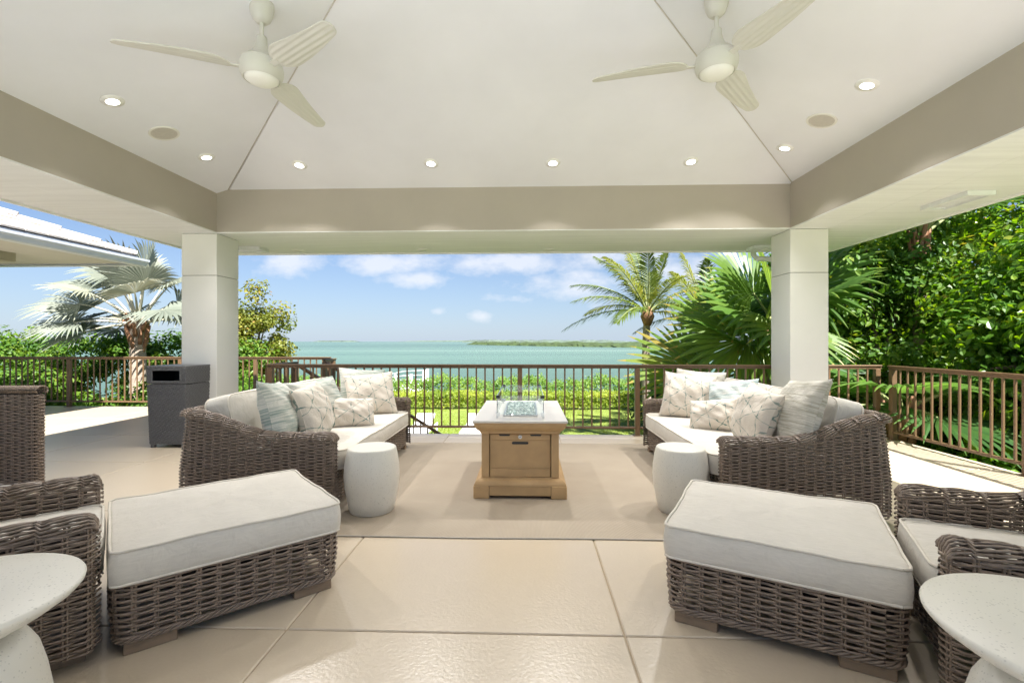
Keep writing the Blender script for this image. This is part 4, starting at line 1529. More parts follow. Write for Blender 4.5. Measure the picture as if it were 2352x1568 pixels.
def litter_bin():
    t = thing('litter_bin', 'grey woven litter bin with a dark opening in front of the left column', 'litter bin', (-4.07, 5.42, 0))
    t.scale = (1.08, 1.0, 1.0)

    def sq(h, n=1):
        return [(-h, -h), (h, -h), (h, h), (-h, h), (-h, -h)]
    # tapering weave, body then hood
    for nm, za, zb in (('body_weave', .045, .715), ('hood_weave', .728, .905)):
        m = MB()
        z = za
        j = 0
        while z < zb:
            h = .188 + .022 * z / .9
            P, s = resample(sq(h), .0115)
            T = np.gradient(P, axis=0)
            T /= np.linalg.norm(T, axis=1)[:, None]
            Nn = np.stack([T[:, 1], -T[:, 0]], -1)
            off = .0030 * np.sign(np.sin(pi * s / .023 + pi * (j % 2)))
            C = P + Nn * off[:, None]
            k = len(P)
            prof = [(.0, -.0062), (.003, 0), (.0, .0062), (-.003, 0)]
            V = np.stack([np.column_stack([C + Nn * a, np.full(k, z + b)]) for a, b in prof], 1)
            m.add(V.reshape(-1, 3), [ring_quads(k, 4)], .5)
            z += .0132
            j += 1
        if nm == 'hood_weave':
            # cut the strands in front of the opening
            Vc = [v for v in m.v]
            f2 = []
            allv = np.concatenate(m.v)
            for fg in m.f:
                cc = allv[fg].mean(1)
                keep = ~((cc[:, 1] < -.15) & (np.abs(cc[:, 0]) < .150) & (cc[:, 2] > .752) & (cc[:, 2] < .878))
                f2.append(fg[keep])
            m.f = f2
            m.att = [np.full(len(q), .5) for q in f2]
        m.build(nm, M['bin'], t, kind='stuff')
    m = MB()
    for za, zb in ((.04, .715),):
        ha, hb = .182, .200
        m.add([(-ha, -ha, za), (ha, -ha, za), (ha, ha, za), (-ha, ha, za), (-hb, -hb, zb), (hb, -hb, zb), (hb, hb, zb), (-hb, hb, zb)],
              [[0, 3, 2, 1], [4, 5, 6, 7], [0, 1, 5, 4], [1, 2, 6, 5], [2, 3, 7, 6], [3, 0, 4, 7]])
    m.build('body_liner', M['bin_dark'], t)
    m = MB()
    h = .2005
    m.box(-h, h, h - .012, h, .726, .905)
    m.box(-h, -h + .012, -h, h - .013, .726, .905)
    m.box(h - .012, h, -h, h - .013, .726, .905)
    m.box(-h + .013, -.150, -h, -h + .012, .726, .905)
    m.box(.150, h - .013, -h, -h + .012, .726, .905)
    m.box(-.149, .149, -h, -h + .012, .880, .905)
    m.box(-.149, .149, -h, -h + .012, .726, .750)
    m.build('hood_liner', M['bin_dark'], t)
    m = MB()
    m.box(-.213, .213, -.213, .213, .906, .925, .006)
    m.build('lid', M['bin'], t)
    m = MB()
    for (x0, x1, z0, z1) in ((-.156, .156, .872, .884), (-.156, .156, .744, .756), (-.156, -.146, .757, .871), (.146, .156, .757, .871)):
        m.box(x0, x1, -.213, -.199, z0, z1, .002)
    m.build('opening_frame', M['bin'], t)
    for x in (-.165, .165):
        for y in (-.165, .165):
            f = MB()
            f.box(x - .02, x + .02, y - .02, y + .02, 0, .05, .003)
            f.build('foot', M['bin'], t)


litter_bin()
# ------------------------------------------------------------------ railings and the stair


def railing(name, label, p0, p1, top=.905, posts=None, pitch=.114, end_posts=(True, True), cap=.065):
    p0, p1 = Vector(p0), Vector(p1)
    d = p1 - p0
    L = d.length
    t = thing(name, label, 'railing', (p0.x, p0.y, 0), (0, 0, math.atan2(d.y, d.x)), 'terrace railings')
    m = MB()
    m.box(0, L, -cap / 2, cap / 2, top - .020, top, .005)
    m.box(0, L, -.016, .016, top - .050, top - .0205, .002)
    m.build('top_rail', M['rail'], t)
    m = MB()
    m.box(0, L, -.018, .018, .085, .112, .003)
    m.build('bottom_rail', M['rail'], t)
    pm = MB().box(-.030, .030, -.030, .030, -.25, top - .0505, .003).mesh('post', M['rail'])
    fm = MB().box(-.055, .055, -.055, .055, 0, .008, .002).mesh('base_plate', M['rail'])
    for x in posts:
        p = link('post', pm, t, (x, 0, 0))
        link('base_plate', fm, p)
    bm_ = MB().box(-.0095, .0095, -.0095, .0095, .1125, top - .0505, .0015).mesh('baluster', M['rail'])
    edges = sorted(posts)
    xs = []
    if edges[0] > .2:
        edges = [0] + edges
    if edges[-1] < L - .2:
        edges = edges + [L]
    for a, b in zip(edges[:-1], edges[1:]):
        n = max(1, int(round((b - a) / pitch)))
        xs += [a + (b - a) * k / n for k in range(1, n)]
    for x in xs:
        link('baluster', bm_, t, (x, 0, 0))
    return t


RB = 6.12
railing('railing', 'dark bronze baluster railing along the back of the seating, facing the sea', (-3.40, RB), (4.44, RB),
        .905, [.03, 3.30, 4.80, 6.62, 7.79])
railing('railing', 'sunlit bronze railing along the right side of the terrace beside the broad-leaf trees', (4.46, 6.0), (4.46, 1.4),
        .905, [.05, 1.62, 3.1, 4.5])
railing('railing', 'bronze railing along the far edge of the left terrace in front of the palm', (-11.5, 8.48), (-3.56, 8.48),
        .92, [.9, 3.05, 5.15, 6.55, 7.90])
railing('railing', 'short dark railing at the head of the stairs, end on to the camera', (-3.46, 6.20), (-3.46, 7.0), .90, [.03, .76], .1)
railing('railing', 'short dark railing on the far side of the stair opening', (-3.46, 7.95), (-3.46, 8.42), .90, [.03, .40], .1)


def stair():
    t = thing('stair', 'stone stair leading down from the terrace to the lawn behind the back railing', 'stair', (-3.46, 6.95, 0))
    n = 9
    for k in range(n):
        m = MB()
        m.box(.02 + k * .285, .02 + (k + 1) * .285 + .02, .04, 1.0, -.175 * (k + 1) - .06, -.175 * (k + 1), .006)
        m.build('tread', M['deck_side'], t)
        m = MB()
        m.box(.02 + k * .285, .02 + k * .285 + .02, .05, .99, -.175 * (k + 1) + .001, -.175 * k - .061)
        m.build('riser', M['deck_side'], t)


stair()
for y, w in ((6.99, 'nearer'), (7.95, 'farther')):
    t = thing('stair_rail', f'sloping dark handrail of the stair down to the lawn, {w} of the two', 'handrail', (-3.46, y, 0), (0, 0, 0), 'stair handrails')
    sl_ = -.175 / .285
    L = 2.6
    m = MB()
    Mx = Matrix.Translation((0, 0, .86)) @ Matrix.Rotation(math.atan(-sl_), 4, 'Y')
    m.box(0, L * 1.17, -.025, .025, -.022, .022, .004, Mx)
    m.build('top_rail', M['rail'], t)
    Mx = Matrix.Translation((0, 0, .08)) @ Matrix.Rotation(math.atan(-sl_), 4, 'Y')
    m = MB()
    m.box(0, L * 1.17, -.016, .016, -.014, .014, .003, Mx)
    m.build('bottom_rail', M['rail'], t)
    bm_ = MB().box(-.0095, .0095, -.0095, .0095, .085, .845).mesh('baluster', M['rail'])
    for k in range(1, 22):
        x = L * k / 22
        link('baluster', bm_, t, (x, 0, sl_ * x))
    m = MB().box(-.03, .03, -.03, .03, -.06, .84, .003)
    pmx = m.mesh('post', M['rail'])
    for x in (1.3, 2.58):
        link('post', pmx, t, (x, 0, sl_ * x))

# terrace retaining wall under the floor edge
mb = MB()
mb.poly([(-14, -6), (EDGE_R - .06, -6), (EDGE_R - .06, EDGE_B - .06), (STAIR_X - .06, EDGE_B - .06), (STAIR_X - .06, EDGE_L - .06), (-14, EDGE_L - .06)], GZ - .05, -.305)
o = mb.build('retaining_wall', M['deck_side'])
structure(o)

# ------------------------------------------------------------------ tiled house wing on the left


def house_wing():
    t = thing('house_wing_roof', 'white tiled hip roof of the house wing with grey gutter at the left edge', 'roof')
    ex, ey, ze = -6.70, 7.95, 2.50
    sl_ = .40
    L = 7.5
    # soffit and inner ceiling
    m = MB()
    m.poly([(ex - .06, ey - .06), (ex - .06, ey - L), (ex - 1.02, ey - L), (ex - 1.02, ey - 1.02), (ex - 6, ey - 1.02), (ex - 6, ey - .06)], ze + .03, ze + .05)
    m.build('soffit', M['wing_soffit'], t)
    m = MB()
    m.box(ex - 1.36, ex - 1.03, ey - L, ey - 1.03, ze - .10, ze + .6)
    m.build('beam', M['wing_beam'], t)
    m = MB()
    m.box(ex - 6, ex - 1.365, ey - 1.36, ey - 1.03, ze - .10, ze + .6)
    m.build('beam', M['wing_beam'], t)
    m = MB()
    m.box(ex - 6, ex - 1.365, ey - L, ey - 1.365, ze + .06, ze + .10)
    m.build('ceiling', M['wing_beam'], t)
    # gutters: K profile
    prof = [(0, 0), (.075, 0), (.085, .02), (.095, .05), (.115, .08), (.118, .115), (.105, .118)]
    m = MB()
    k = len(prof)
    a = [(ex + o, ey + o, ze + z) for o, z in prof]
    b = [(ex + o, ey - L, ze + z) for o, z in prof]
    m.add(a + b, [[i, i + 1, k + i + 1, k + i] for i in range(k - 1)] + [list(range(k, 2 * k))])
    a2 = [(ex - 6, ey + o, ze + z) for o, z in prof]
    m.add(a + a2, [[i, k + i, k + i + 1, i + 1] for i in range(k - 1)])
    m.add([(ex, ey, ze), (ex, ey - L, ze), (ex - .07, ey - L, ze), (ex - .07, ey - .07, ze), (ex - 6, ey - .07, ze), (ex - 6, ey, ze)], [[0, 1, 2, 3], [0, 3, 4, 5]])
    m.build('gutter', M['gutter'], t)
    m = MB()
    m.box(ex - .03, ex - .001, ey - L, ey - .03, ze + .001, ze + .16)
    m.build('fascia', M['gutter'], t)
    m = MB()
    m.box(ex - 6, ex - .001, ey - .03, ey - .001, ze + .001, ze + .16)
    m.build('fascia', M['gutter'], t)
    m = MB()
    # roof deck under the tiles
    zb = ze + .14
    m.add([(ex, ey, zb), (ex, ey - L, zb), (ex - 3.2, ey - L, zb + 3.2 * sl_), (ex - 3.2, ey - 3.2, zb + 3.2 * sl_), (ex - 6, ey - 3.2, zb + 3.2 * sl_), (ex - 6, ey, zb)],
          [[0, 1, 2, 3], [0, 3, 4, 5]])
    m.build('roof_deck', M['boot'], t)
    # flat tiles, course by course, on the plane that faces the terrace
    run, wt = .33, .30
    th = math.atan(sl_)
    tm = MB().box(-.40, 0, -wt / 2 + .003, wt / 2 - .003, 0, .032, .006).mesh('roof_tile', M['tile_roof'])
    for c in range(6):
        x = ex + .03 - c * run
        z = zb + .016 + c * run * sl_
        n = int((L - c * run) / wt)
        for j in range(n):
            y = ey - c * run - .12 - (j + (.5 if c % 2 else 0)) * wt - .1
            if y < ey - 6.3:
                break
            o = link('roof_tile', tm, t, (x, y, z + .012 + random.uniform(-.003, .003)))
            o.rotation_euler = (0, th - .06, 0)
    # hip caps
    hipd = Vector((-1, -1, sl_)).normalized()
    capm = MB()
    q = []
    for s_ in (0, .52):
        rr = .15 if s_ == 0 else .135
        q.append([(s_, rr * cos(a), rr * .55 * sin(a)) for a in np.linspace(0, pi, 9)])
    V = np.array(q).reshape(-1, 3)
    F = [[i, i + 1, 9 + i + 1, 9 + i] for i in range(8)] + [list(range(9))]
    capm.add(V, F)
    cm = capm.mesh('hip_tile', M['tile_roof'], True, 40)
    R = Matrix((hipd, Vector((1, -1, 0)).normalized(), hipd.cross(Vector((1, -1, 0)).normalized()))).transposed()
    if (R @ Vector((0, 0, 1))).z < 0:
        R = Matrix((hipd, -Vector((1, -1, 0)).normalized(), hipd.cross(-Vector((1, -1, 0)).normalized()))).transposed()
    base = Vector((ex - .02, ey - .02, zb + .035))
    for j in range(9):
        o = link('hip_tile', cm, t, base + hipd * (j * .49))
        o.rotation_euler = (R.to_4x4() @ Matrix.Rotation(.05, 4, 'Y')).to_euler()
    # posts carrying the wing, outside the picture
    for y in (ey - 1.2, ey - 6.6):
        m = MB()
        m.box(ex - 5.9, ex - 5.55, y - .17, y + .17, 0, ze - .11, .004)
        m.build('post', M['column'], t)


house_wing()

# ------------------------------------------------------------------ dock, loungers, buoy


def dock():
    t = thing('dock', 'white painted dock with posts and rope rails standing in the water', 'dock', (-11.3, 28, 0))
    zd = -1.46
    for k in range(26):
        m = MB()
        m.box(k * .2, k * .2 + .185, -.2, 1.6, zd - .05, zd, .004)
        m.build('plank', M['white_paint'], t)
    m = MB()
    m.box(-.05, 5.25, -.24, -.205, zd - .24, zd - .005)
    m.build('skirt_board', M['white_paint'], t)
    xs = [(.55, 1.5, .45), (1.45, 1.5, .62), (1.9, 1.5, .62), (2.02, -.1, .72), (3.0, 1.5, .60), (3.55, -.1, .36), (4.0, 1.5, .62), (5.05, 1.5, .95), (5.15, -.1, .95), (4.85, 1.5, .85)]
    for (x, y, h) in xs:
        m = MB()
        m.box(x - .065, x + .065, y - .065, y + .065, SEA - .5, zd + h, .01)
        m.build('post', M['white_paint'], t)
    for zz in (.88, .58, .30):
        m = MB()
        m.tube([(3.5, 1.5, zd + zz * .9), (5.1, 1.5, zd + zz)], .018, 6)
        m.build('rope_rail', M['white_paint'], t)
        m = MB()
        m.tube([(3.5, 1.5, zd + zz * .9), (2.7, 1.5, zd + zz * .7), (2.1, 1.5, zd + zz * .6)], .014, 6)
        m.build('rope_rail', M['white_paint'], t)
    # sloping gangway at the near side
    m = MB()
    Mx = Matrix.Translation((4.6, -1.6, zd - .32)) @ Matrix.Rotation(rad(9), 4, 'X')
    m.box(-.5, .5, -1.2, 1.3, -.04, 0, .004, Mx)
    m.build('gangway', M['white_paint'], t)


dock()


def lounger(x, y, label):
    t = thing('lawn_lounger', label, 'lounger', (x, y, GZ), (0, 0, 0), 'white loungers on the lawn')
    for k in range(8):
        m = MB()
        m.box(-.33, .33, -1.1 + k * .15, -1.1 + k * .15 + .13, .28, .31, .005)
        m.build('seat_slat', M['white_paint'], t)
    Mx = Matrix.Translation((0, .12, .30)) @ Matrix.Rotation(rad(32), 4, 'X')
    b = MB()
    b.box(-.28, .28, 0, .52, -.01, .03, .01, Mx)
    b.build('back_panel', M['white_paint'], t)
    for sx in (-.31, .31):
        m = MB()
        m.box(sx - .02, sx + .02, -1.12, .75, .22, .279, .004)
        m.build('side_rail', M['white_paint'], t)
        for yy in (-1.0, .65):
            m = MB()
            m.box(sx - .025, sx + .025, yy - .03, yy + .03, 0, .219, .004)
            m.build('leg', M['white_paint'], t)


lounger(-3.13, 14.0, 'white lounger on the lawn, beyond the left sofa')
lounger(-1.55, 14.0, 'white lounger on the lawn, half hidden by the fire table')
mb = MB()
mb.lathe([(0, -.2), (.16, -.1), (.19, 0), (.16, .12), (.09, .24), (.04, .42), (0, .44)], 20)
bu = thing('buoy', 'small red and white mooring buoy floating off the hedge', 'buoy', (-4.3, 40, SEA + .9))
bu.location = (-4.6, 42, SEA)
mb.build('float', M['white_paint'], bu, smooth=True)
mb = MB()
mb.lathe([(.192, .02), (.185, .06), (.150, .14)], 20)
mb.build('band', M['red'], bu, smooth=True)

# ------------------------------------------------------------------ foliage builders


def leaves(C, Nrm, size, seed=0, aspect=.5, att=None, fold=.25, up=.35):
    """one mesh builder of pointed oval leaves at C facing Nrm"""
    r = np.random.default_rng(seed)
    k = len(C)
    Nrm = Nrm / (np.linalg.norm(Nrm, axis=1)[:, None] + 1e-9)
    D = r.normal(size=(k, 3))
    D[:, 2] += up
    D -= Nrm * np.sum(D * Nrm, 1)[:, None]
    D /= np.linalg.norm(D, axis=1)[:, None] + 1e-9
    S = np.cross(Nrm, D)
    s = size * r.uniform(.65, 1.25, k)[:, None]
    w = s * aspect * .5
    base = C - D * s * .5
    V = np.stack([base, C - D * s * .12 + S * w * .85 + Nrm * s * fold * .3, C + D * s * .22 + S * w + Nrm * s * fold * .3, C + D * s * .5,
                  C + D * s * .22 - S * w + Nrm * s * fold * .3, C - D * s * .12 - S * w * .85 + Nrm * s * fold * .3, C + D * s * .05], 1)
    f = np.array([(0, 1, 6), (1, 2, 6), (2, 3, 6), (3, 4, 6), (4, 5, 6), (5, 0, 6)])
    if att is None:
        att = r.random(k)
    return V.reshape(-1, 3), (np.arange(k)[:, None, None] * 7 + f[None]).reshape(-1, 3), np.repeat(np.clip(att, .001, 1), 6)


def clump_points(centers, radii, n, seed, flat=.75):
    r = np.random.default_rng(seed)
    idx = r.integers(0, len(centers), n)
    d = r.normal(size=(n, 3))
    d /= np.linalg.norm(d, axis=1)[:, None]
    q = r.random(n)[:, None] ** .45
    P = centers[idx] + d * q * radii[idx][:, None] * np.array([1, 1, flat])
    nr = d + np.array([0, 0, .55]) + r.normal(0, .45, (n, 3))
    return P, nr, idx


def crown_clumps(center, R, n, seed, hollow=.35):
    r = np.random.default_rng(seed)
    d = r.normal(size=(n, 3))
    d /= np.linalg.norm(d, axis=1)[:, None]
    q = hollow + (1 - hollow) * r.random(n)[:, None] ** .6
    return np.array(center) + d * q * np.array(R)


def broad_tree(name, label, base, trunk_h, center, R, nclump, nleaf, size, mt, seed, cr=(.35, .7), aspect=.62, group=None, cat='tree', limbs=9, tr=.10, tint=.0):
    r = np.random.default_rng(seed)
    t = thing(name, label, cat, base, (0, 0, 0), group)
    b = np.array(base, float)
    C = crown_clumps(center, R, nclump, seed) - b
    rad_ = r.uniform(cr[0], cr[1], nclump)
    m = MB()
    top = np.array(center) - b
    P = np.array([(0, 0, -.1), (top[0] * .2, top[1] * .2, trunk_h * .5), (top[0] * .5, top[1] * .5, trunk_h)])
    m.tube(np.array([P[0] * (1 - q) ** 2 + 2 * P[1] * q * (1 - q) + P[2] * q * q for q in np.linspace(0, 1, 8)]), np.linspace(tr, tr * .7, 8), 8)
    m.build('trunk', M['bark'], t, smooth=True)
    m = MB()
    for k in range(min(limbs, nclump)):
        e = C[k]
        mid = P[2] * .5 + e * .5 + np.array([0, 0, .12])
        pts = np.array([P[2] * (1 - q) ** 2 + 2 * mid * q * (1 - q) + e * q * q for q in np.linspace(0, 1, 7)])
        m.tube(pts, np.linspace(tr * .5, tr * .12, 7), 6)
    m.build('limbs', M['bark'], t, smooth=True, kind='stuff')
    pts, nr, idx = clump_points(C, rad_, nleaf, seed + 1)
    ctone = r.random(nclump)
    att = np.clip(.55 * r.random(nleaf) + .40 * ctone[idx] + tint + .02, .001, 1)
    V, F, A = leaves(pts, nr, size, seed + 2, aspect, att)
    MB().add(V, [F], A).build('crown', mt, t, kind='stuff')
    return t


def hedge(name, label, x0, x1, y0, y1, z0, z1, n, size, mt, seed, rough=.08, cat='hedge', topvar=.12, stems=60, clip_top=True):
    r = np.random.default_rng(seed)
    t = thing(name, label, cat, ((x0 + x1) / 2, (y0 + y1) / 2, z0))
    c = np.array([(x0 + x1) / 2, (y0 + y1) / 2, z0])
    k = n
    P = r.random((k, 3))
    face = r.random(k)
    P[:, 1] = np.where(face < .5, P[:, 1] * .22, P[:, 1])
    P[:, 2] = np.where((face >= .5) & (face < .85), 1 - P[:, 2] * .25, P[:, 2])
    X = x0 + P[:, 0] * (x1 - x0)
    tv = topvar * (np.sin(X * 1.7 + seed) + .6 * np.sin(X * 4.1) + .5 * np.sin(X * 9.3 + 1)) * .5
    Y = y0 + P[:, 1] * (y1 - y0) + r.normal(0, rough, k)
    Z = z0 + .12 * (1 - P[:, 2]) + P[:, 2] * (z1 - z0 + tv) + r.normal(0, rough * .6, k)
    C = np.stack([X, Y, Z], -1) - c
    nr = np.stack([r.normal(0, .6, k), -.6 + r.normal(0, .5, k), .55 + r.normal(0, .5, k)], -1)
    tone = .5 + .25 * np.sin(X * 2.3 + seed) * np.sin(Z * 5) + .5 * (r.random(k) - .5)
    V, F, A = leaves(C, nr, size, seed + 1, .55, np.clip(tone, .01, 1))
    MB().add(V, [F], A).build('foliage', mt, t, kind='stuff')
    m = MB()
    for _ in range(stems):
        x, y = r.uniform(x0, x1) - c[0], r.uniform(y0, y0 + (y1 - y0) * .6) - c[1]
        m.tube([(x, y, -.05), (x + r.normal(0, .08), y + r.normal(0, .05), .3), (x + r.normal(0, .15), y + r.normal(0, .08), (z1 - z0) * .85)], [.016, .011, .004], 5)
    m.build('stems', M['bark'], t, kind='stuff')
    return t


def fan_leaf(m, hub, axis, normal, R, nseg=34, spread=230, droop=.25, cup=.18, split=.55, seed=0, tone=.4, tip=.0, wind=(0, 0, 0)):
    """pleated fan leaf: segments joined near the hub, free and drooping at the tips"""
    r = np.random.default_rng(seed)
    axis = np.array(axis, float)
    axis /= np.linalg.norm(axis)
    normal = np.array(normal, float)
    normal -= axis * normal.dot(axis)
    normal /= np.linalg.norm(normal)
    side = np.cross(normal, axis)
    wind = np.array(wind, float)
    da = rad(spread) / nseg
    T = np.array([0, .3, split, .72, .88, 1.0])
    for i in range(nseg):
        a = -rad(spread) / 2 + da * (i + .5) + r.normal(0, .01)
        d = cos(a) * axis + sin(a) * side
        e = -sin(a) * axis + cos(a) * side
        Ls = R * (.72 + .28 * cos(a * .75)) * r.uniform(.93, 1.06)
        dr = droop * r.uniform(.6, 1.5)
        half = np.where(T <= split, T * Ls * da * .5, split * Ls * da * .5 * (1 - (T - split) / (1 - split)) ** .8)
        half[-1] = .001
        C = np.array(hub) + d[None] * (T * Ls)[:, None] + normal[None] * (cup * T * (1 - T * .6) * Ls * abs(sin(a)) ** 1.2)[:, None]
        fall = np.clip(T - split * .8, 0, 1) ** 2 * dr * Ls * 2
        C[:, 2] -= fall
        C += wind[None] * (np.clip(T - .3, 0, 1) ** 1.5 * Ls)[:, None]
        pl = half * .55
        Lf = C - e * half[:, None] - normal * pl[:, None] * .5
        Rt = C + e * half[:, None] - normal * pl[:, None] * .5
        Cn = C + normal * pl[:, None] * .5
        V = np.stack([Lf, Cn, Rt], 1).reshape(-1, 3)
        F = []
        for q in range(len(T) - 1):
            F += [[q * 3, q * 3 + 1, q * 3 + 4, q * 3 + 3], [q * 3 + 1, q * 3 + 2, q * 3 + 5, q * 3 + 4]]
        t_ = np.clip(tone + r.normal(0, .08), .01, 1)
        A = np.array([t_ + (tip if q >= 4 else 0) for q in range(len(T) - 1) for _ in (0, 1)])
        m.add(V, [np.array(F)], np.clip(A, .01, 1))


def bez(p0, p1, p2, n=9):
    p0, p1, p2 = map(np.array, (p0, p1, p2))
    q = np.linspace(0, 1, n)[:, None]
    return p0 * (1 - q) ** 2 + 2 * p1 * q * (1 - q) + p2 * q * q


def fan_palm(name, label, base, crown, specs, R, mt, seed, trunk_r=.1, nseg=34, petiole='petiole', boots=True, bark='palm_bark', wind=(0, 0, 0), droop=.25, group=None, tone=.4, tip=.25, skirt=0, face=0.0):
    """specs: list of (azimuth, elevation, petiole length, leaf tilt)"""
    r = np.random.default_rng(seed)
    t = thing(name, label, 'palm', base, (0, 0, 0), group)
    b = np.array(base, float)
    c = np.array(crown, float) - b
    m = MB()
    q = np.linspace(0, 1, 40)
    ring = 1 + .05 * np.sin(q * 40 * pi) + .03 * r.random(40)
    P = bez((0, 0, -.1), (c[0] * .3, c[1] * .3, c[2] * .5), c, 40)
    m.tube(P, trunk_r * (1.15 - .15 * q) * ring, 14)
    m.build('trunk', M[bark], t, smooth=True)
    if boots:
        for k in range(16):
            a = k * 2.4
            z = -.55 + .6 * k / 16
            rr = trunk_r * (1.0 + .4 * k / 16)
            bm_ = MB()
            d = np.array([cos(a), sin(a), 0])
            p0 = c + d * rr * .7 + np.array([0, 0, z - .12])
            p1 = c + d * rr * 1.15 + np.array([0, 0, z + .05])
            p2 = c + d * (rr * 1.35) + np.array([0, 0, z + .20])
            bm_.tube(bez(p0, p1, p2, 5), [.05, .046, .04, .032, .02], 6)
            bm_.build('leaf_base', M['boot'], t, smooth=True)
    for k, (az, el, pl, tilt) in enumerate(specs):
        az, el = rad(az), rad(el)
        d = np.array([cos(el) * cos(az), cos(el) * sin(az), sin(el)])
        hub = c + d * pl + np.array([0, 0, -.12 * pl * pl * cos(el)]) + np.array(wind) * pl * .35
        m = MB()
        m.tube(bez(c + np.array([0, 0, -.05]), c + d * pl * .55 + np.array([0, 0, .05]), hub, 7), np.linspace(.034, .014, 7), 6)
        fr = m.build('frond', M[petiole], t, smooth=True)
        el2 = el - rad(tilt)
        ax = np.array([cos(el2) * cos(az), cos(el2) * sin(az), sin(el2)]) + np.array(wind) * .8
        nr = np.array([-sin(el2) * cos(az), -sin(el2) * sin(az), cos(el2)]) * (1 - .5 * face) + r.normal(0, .18, 3) + face * np.array([0, -1, .3])
        lm = MB()
        fan_leaf(lm, hub, ax, nr, R * r.uniform(.85, 1.1), nseg, 225 + r.uniform(-20, 25), droop, .22, .62, seed * 50 + k, np.clip(tone + r.normal(0, .16), .05, .85), tip, wind)
        lm.build('leaf', mt, fr, kind='stuff')
    for k in range(skirt):
        az = r.uniform(0, 2 * pi)
        el2 = rad(-78)
        hub = c + np.array([cos(az), sin(az), 0]) * .28 + np.array([0, 0, -.12 - .35 * r.random()])
        ax = np.array([cos(az) * cos(el2), sin(az) * cos(el2), sin(el2)])
        lm = MB()
        fan_leaf(lm, hub, ax, np.array([cos(az), sin(az), .2]), R * .8, 22, 120, .2, .4, .45, seed * 70 + k, .5, 0)
        lm.build('dry_leaf', M['thatch'], t, kind='stuff')
    return t


def coconut(name, label, base, crown, fronds, seed, wind=(0, 0, 0), L=2.6, group=None, tr=.11):
    r = np.random.default_rng(seed)
    t = thing(name, label, 'palm', base, (0, 0, 0), group)
    b = np.array(base, float)
    c = np.array(crown, float) - b
    q = np.linspace(0, 1, 36)
    m = MB()
    m.tube(bez((0, 0, -.1), (c[0] * .2 - .15, c[1] * .3, c[2] * .55), c, 36), tr * (1.2 - .35 * q) * (1 + .05 * np.sin(q * 60)), 12)
    m.build('trunk', M['palm_bark'], t, smooth=True)
    m = MB()
    m.tube([c + np.array([0, 0, -.35]), c + np.array([0, 0, -.1]), c + np.array([0, 0, .15])], [tr * .9, tr * 1.7, tr * .8], 10)
    m.build('leaf_sheath', M['boot'], t, smooth=True)
    wind = np.array(wind, float)
    for k, (az, el, ln) in enumerate(fronds):
        az, el = rad(az), rad(el)
        ln *= L
        n = 26
        u = np.linspace(0, 1, n)
        d = np.array([cos(el) * cos(az), cos(el) * sin(az), sin(el)])
        P = c + d[None] * (u * ln)[:, None]
        P[:, 2] -= (.34 * cos(el) + .10) * ln * u ** 2.2
        P += wind[None] * (u ** 1.8 * ln * .30)[:, None]
        m = MB()
        m.tube(P, np.linspace(.026, .004, n), 6)
        fr = m.build('frond', M['petiole'], t, smooth=True)
        Tn = np.gradient(P, axis=0)
        Tn /= np.linalg.norm(Tn, axis=1)[:, None]
        lm = MB()
        tone = np.clip(.45 + r.normal(0, .2), .1, .9)
        for side in (-1, 1):
            for uu in np.linspace(.13, .995, 60):
                i = min(n - 2, int(uu * (n - 1)))
                w = uu * (n - 1) - i
                p = P[i] * (1 - w) + P[i + 1] * w
                tg = Tn[i]
                s_ = np.cross(tg, (0, 0, 1))
                s_ /= np.linalg.norm(s_) + 1e-9
                upv = np.cross(s_, tg)
                ll = .60 * (sin(pi * min(1, uu * .85 + .14)) ** .6) * r.uniform(.85, 1.1)
                dd = tg * (.55 + .35 * uu) + side * s_ * (.85 - .3 * uu) + upv * .18 + wind * .5 + r.normal(0, .05, 3)
                dd /= np.linalg.norm(dd)
                e1 = p + dd * ll * .5 + np.array([0, 0, -.10 * ll]) + wind * ll * .08
                e2 = p + dd * ll * .92 + np.array([0, 0, -(.25 + .35 * r.random()) * ll]) + wind * ll * .28
                wd = np.cross(dd, upv)
                wd /= np.linalg.norm(wd) + 1e-9
                w1 = .015
                V = [p - wd * .006, p + wd * .006, e1 + wd * w1, e1 - wd * w1, e2]
                lm.add(V, [np.array([[0, 1, 2, 3]]), np.array([[3, 2, 4]])], float(np.clip(tone + r.normal(0, .12), .02, 1)))
        lm.build('leaflets', M['coco'], fr, kind='stuff')
    return t


# ------------------------------------------------------------------ planting
hedge('trimmed_hedge', 'low trimmed yellow-green hedge along the far edge of the lawn', -16, 4.6, 19.4, 21.0, GZ, -.96, 30000, .085, M['hedge_leaf'], 51, .05, topvar=.05, stems=120)
hedge('mangrove_hedge', 'taller loose green mangrove hedge behind the trimmed hedge by the water', -18, 6, 21.6, 23.6, GZ - .1, -.62, 26000, .10, M['mangrove_leaf'], 52, .13, topvar=.26, stems=60)
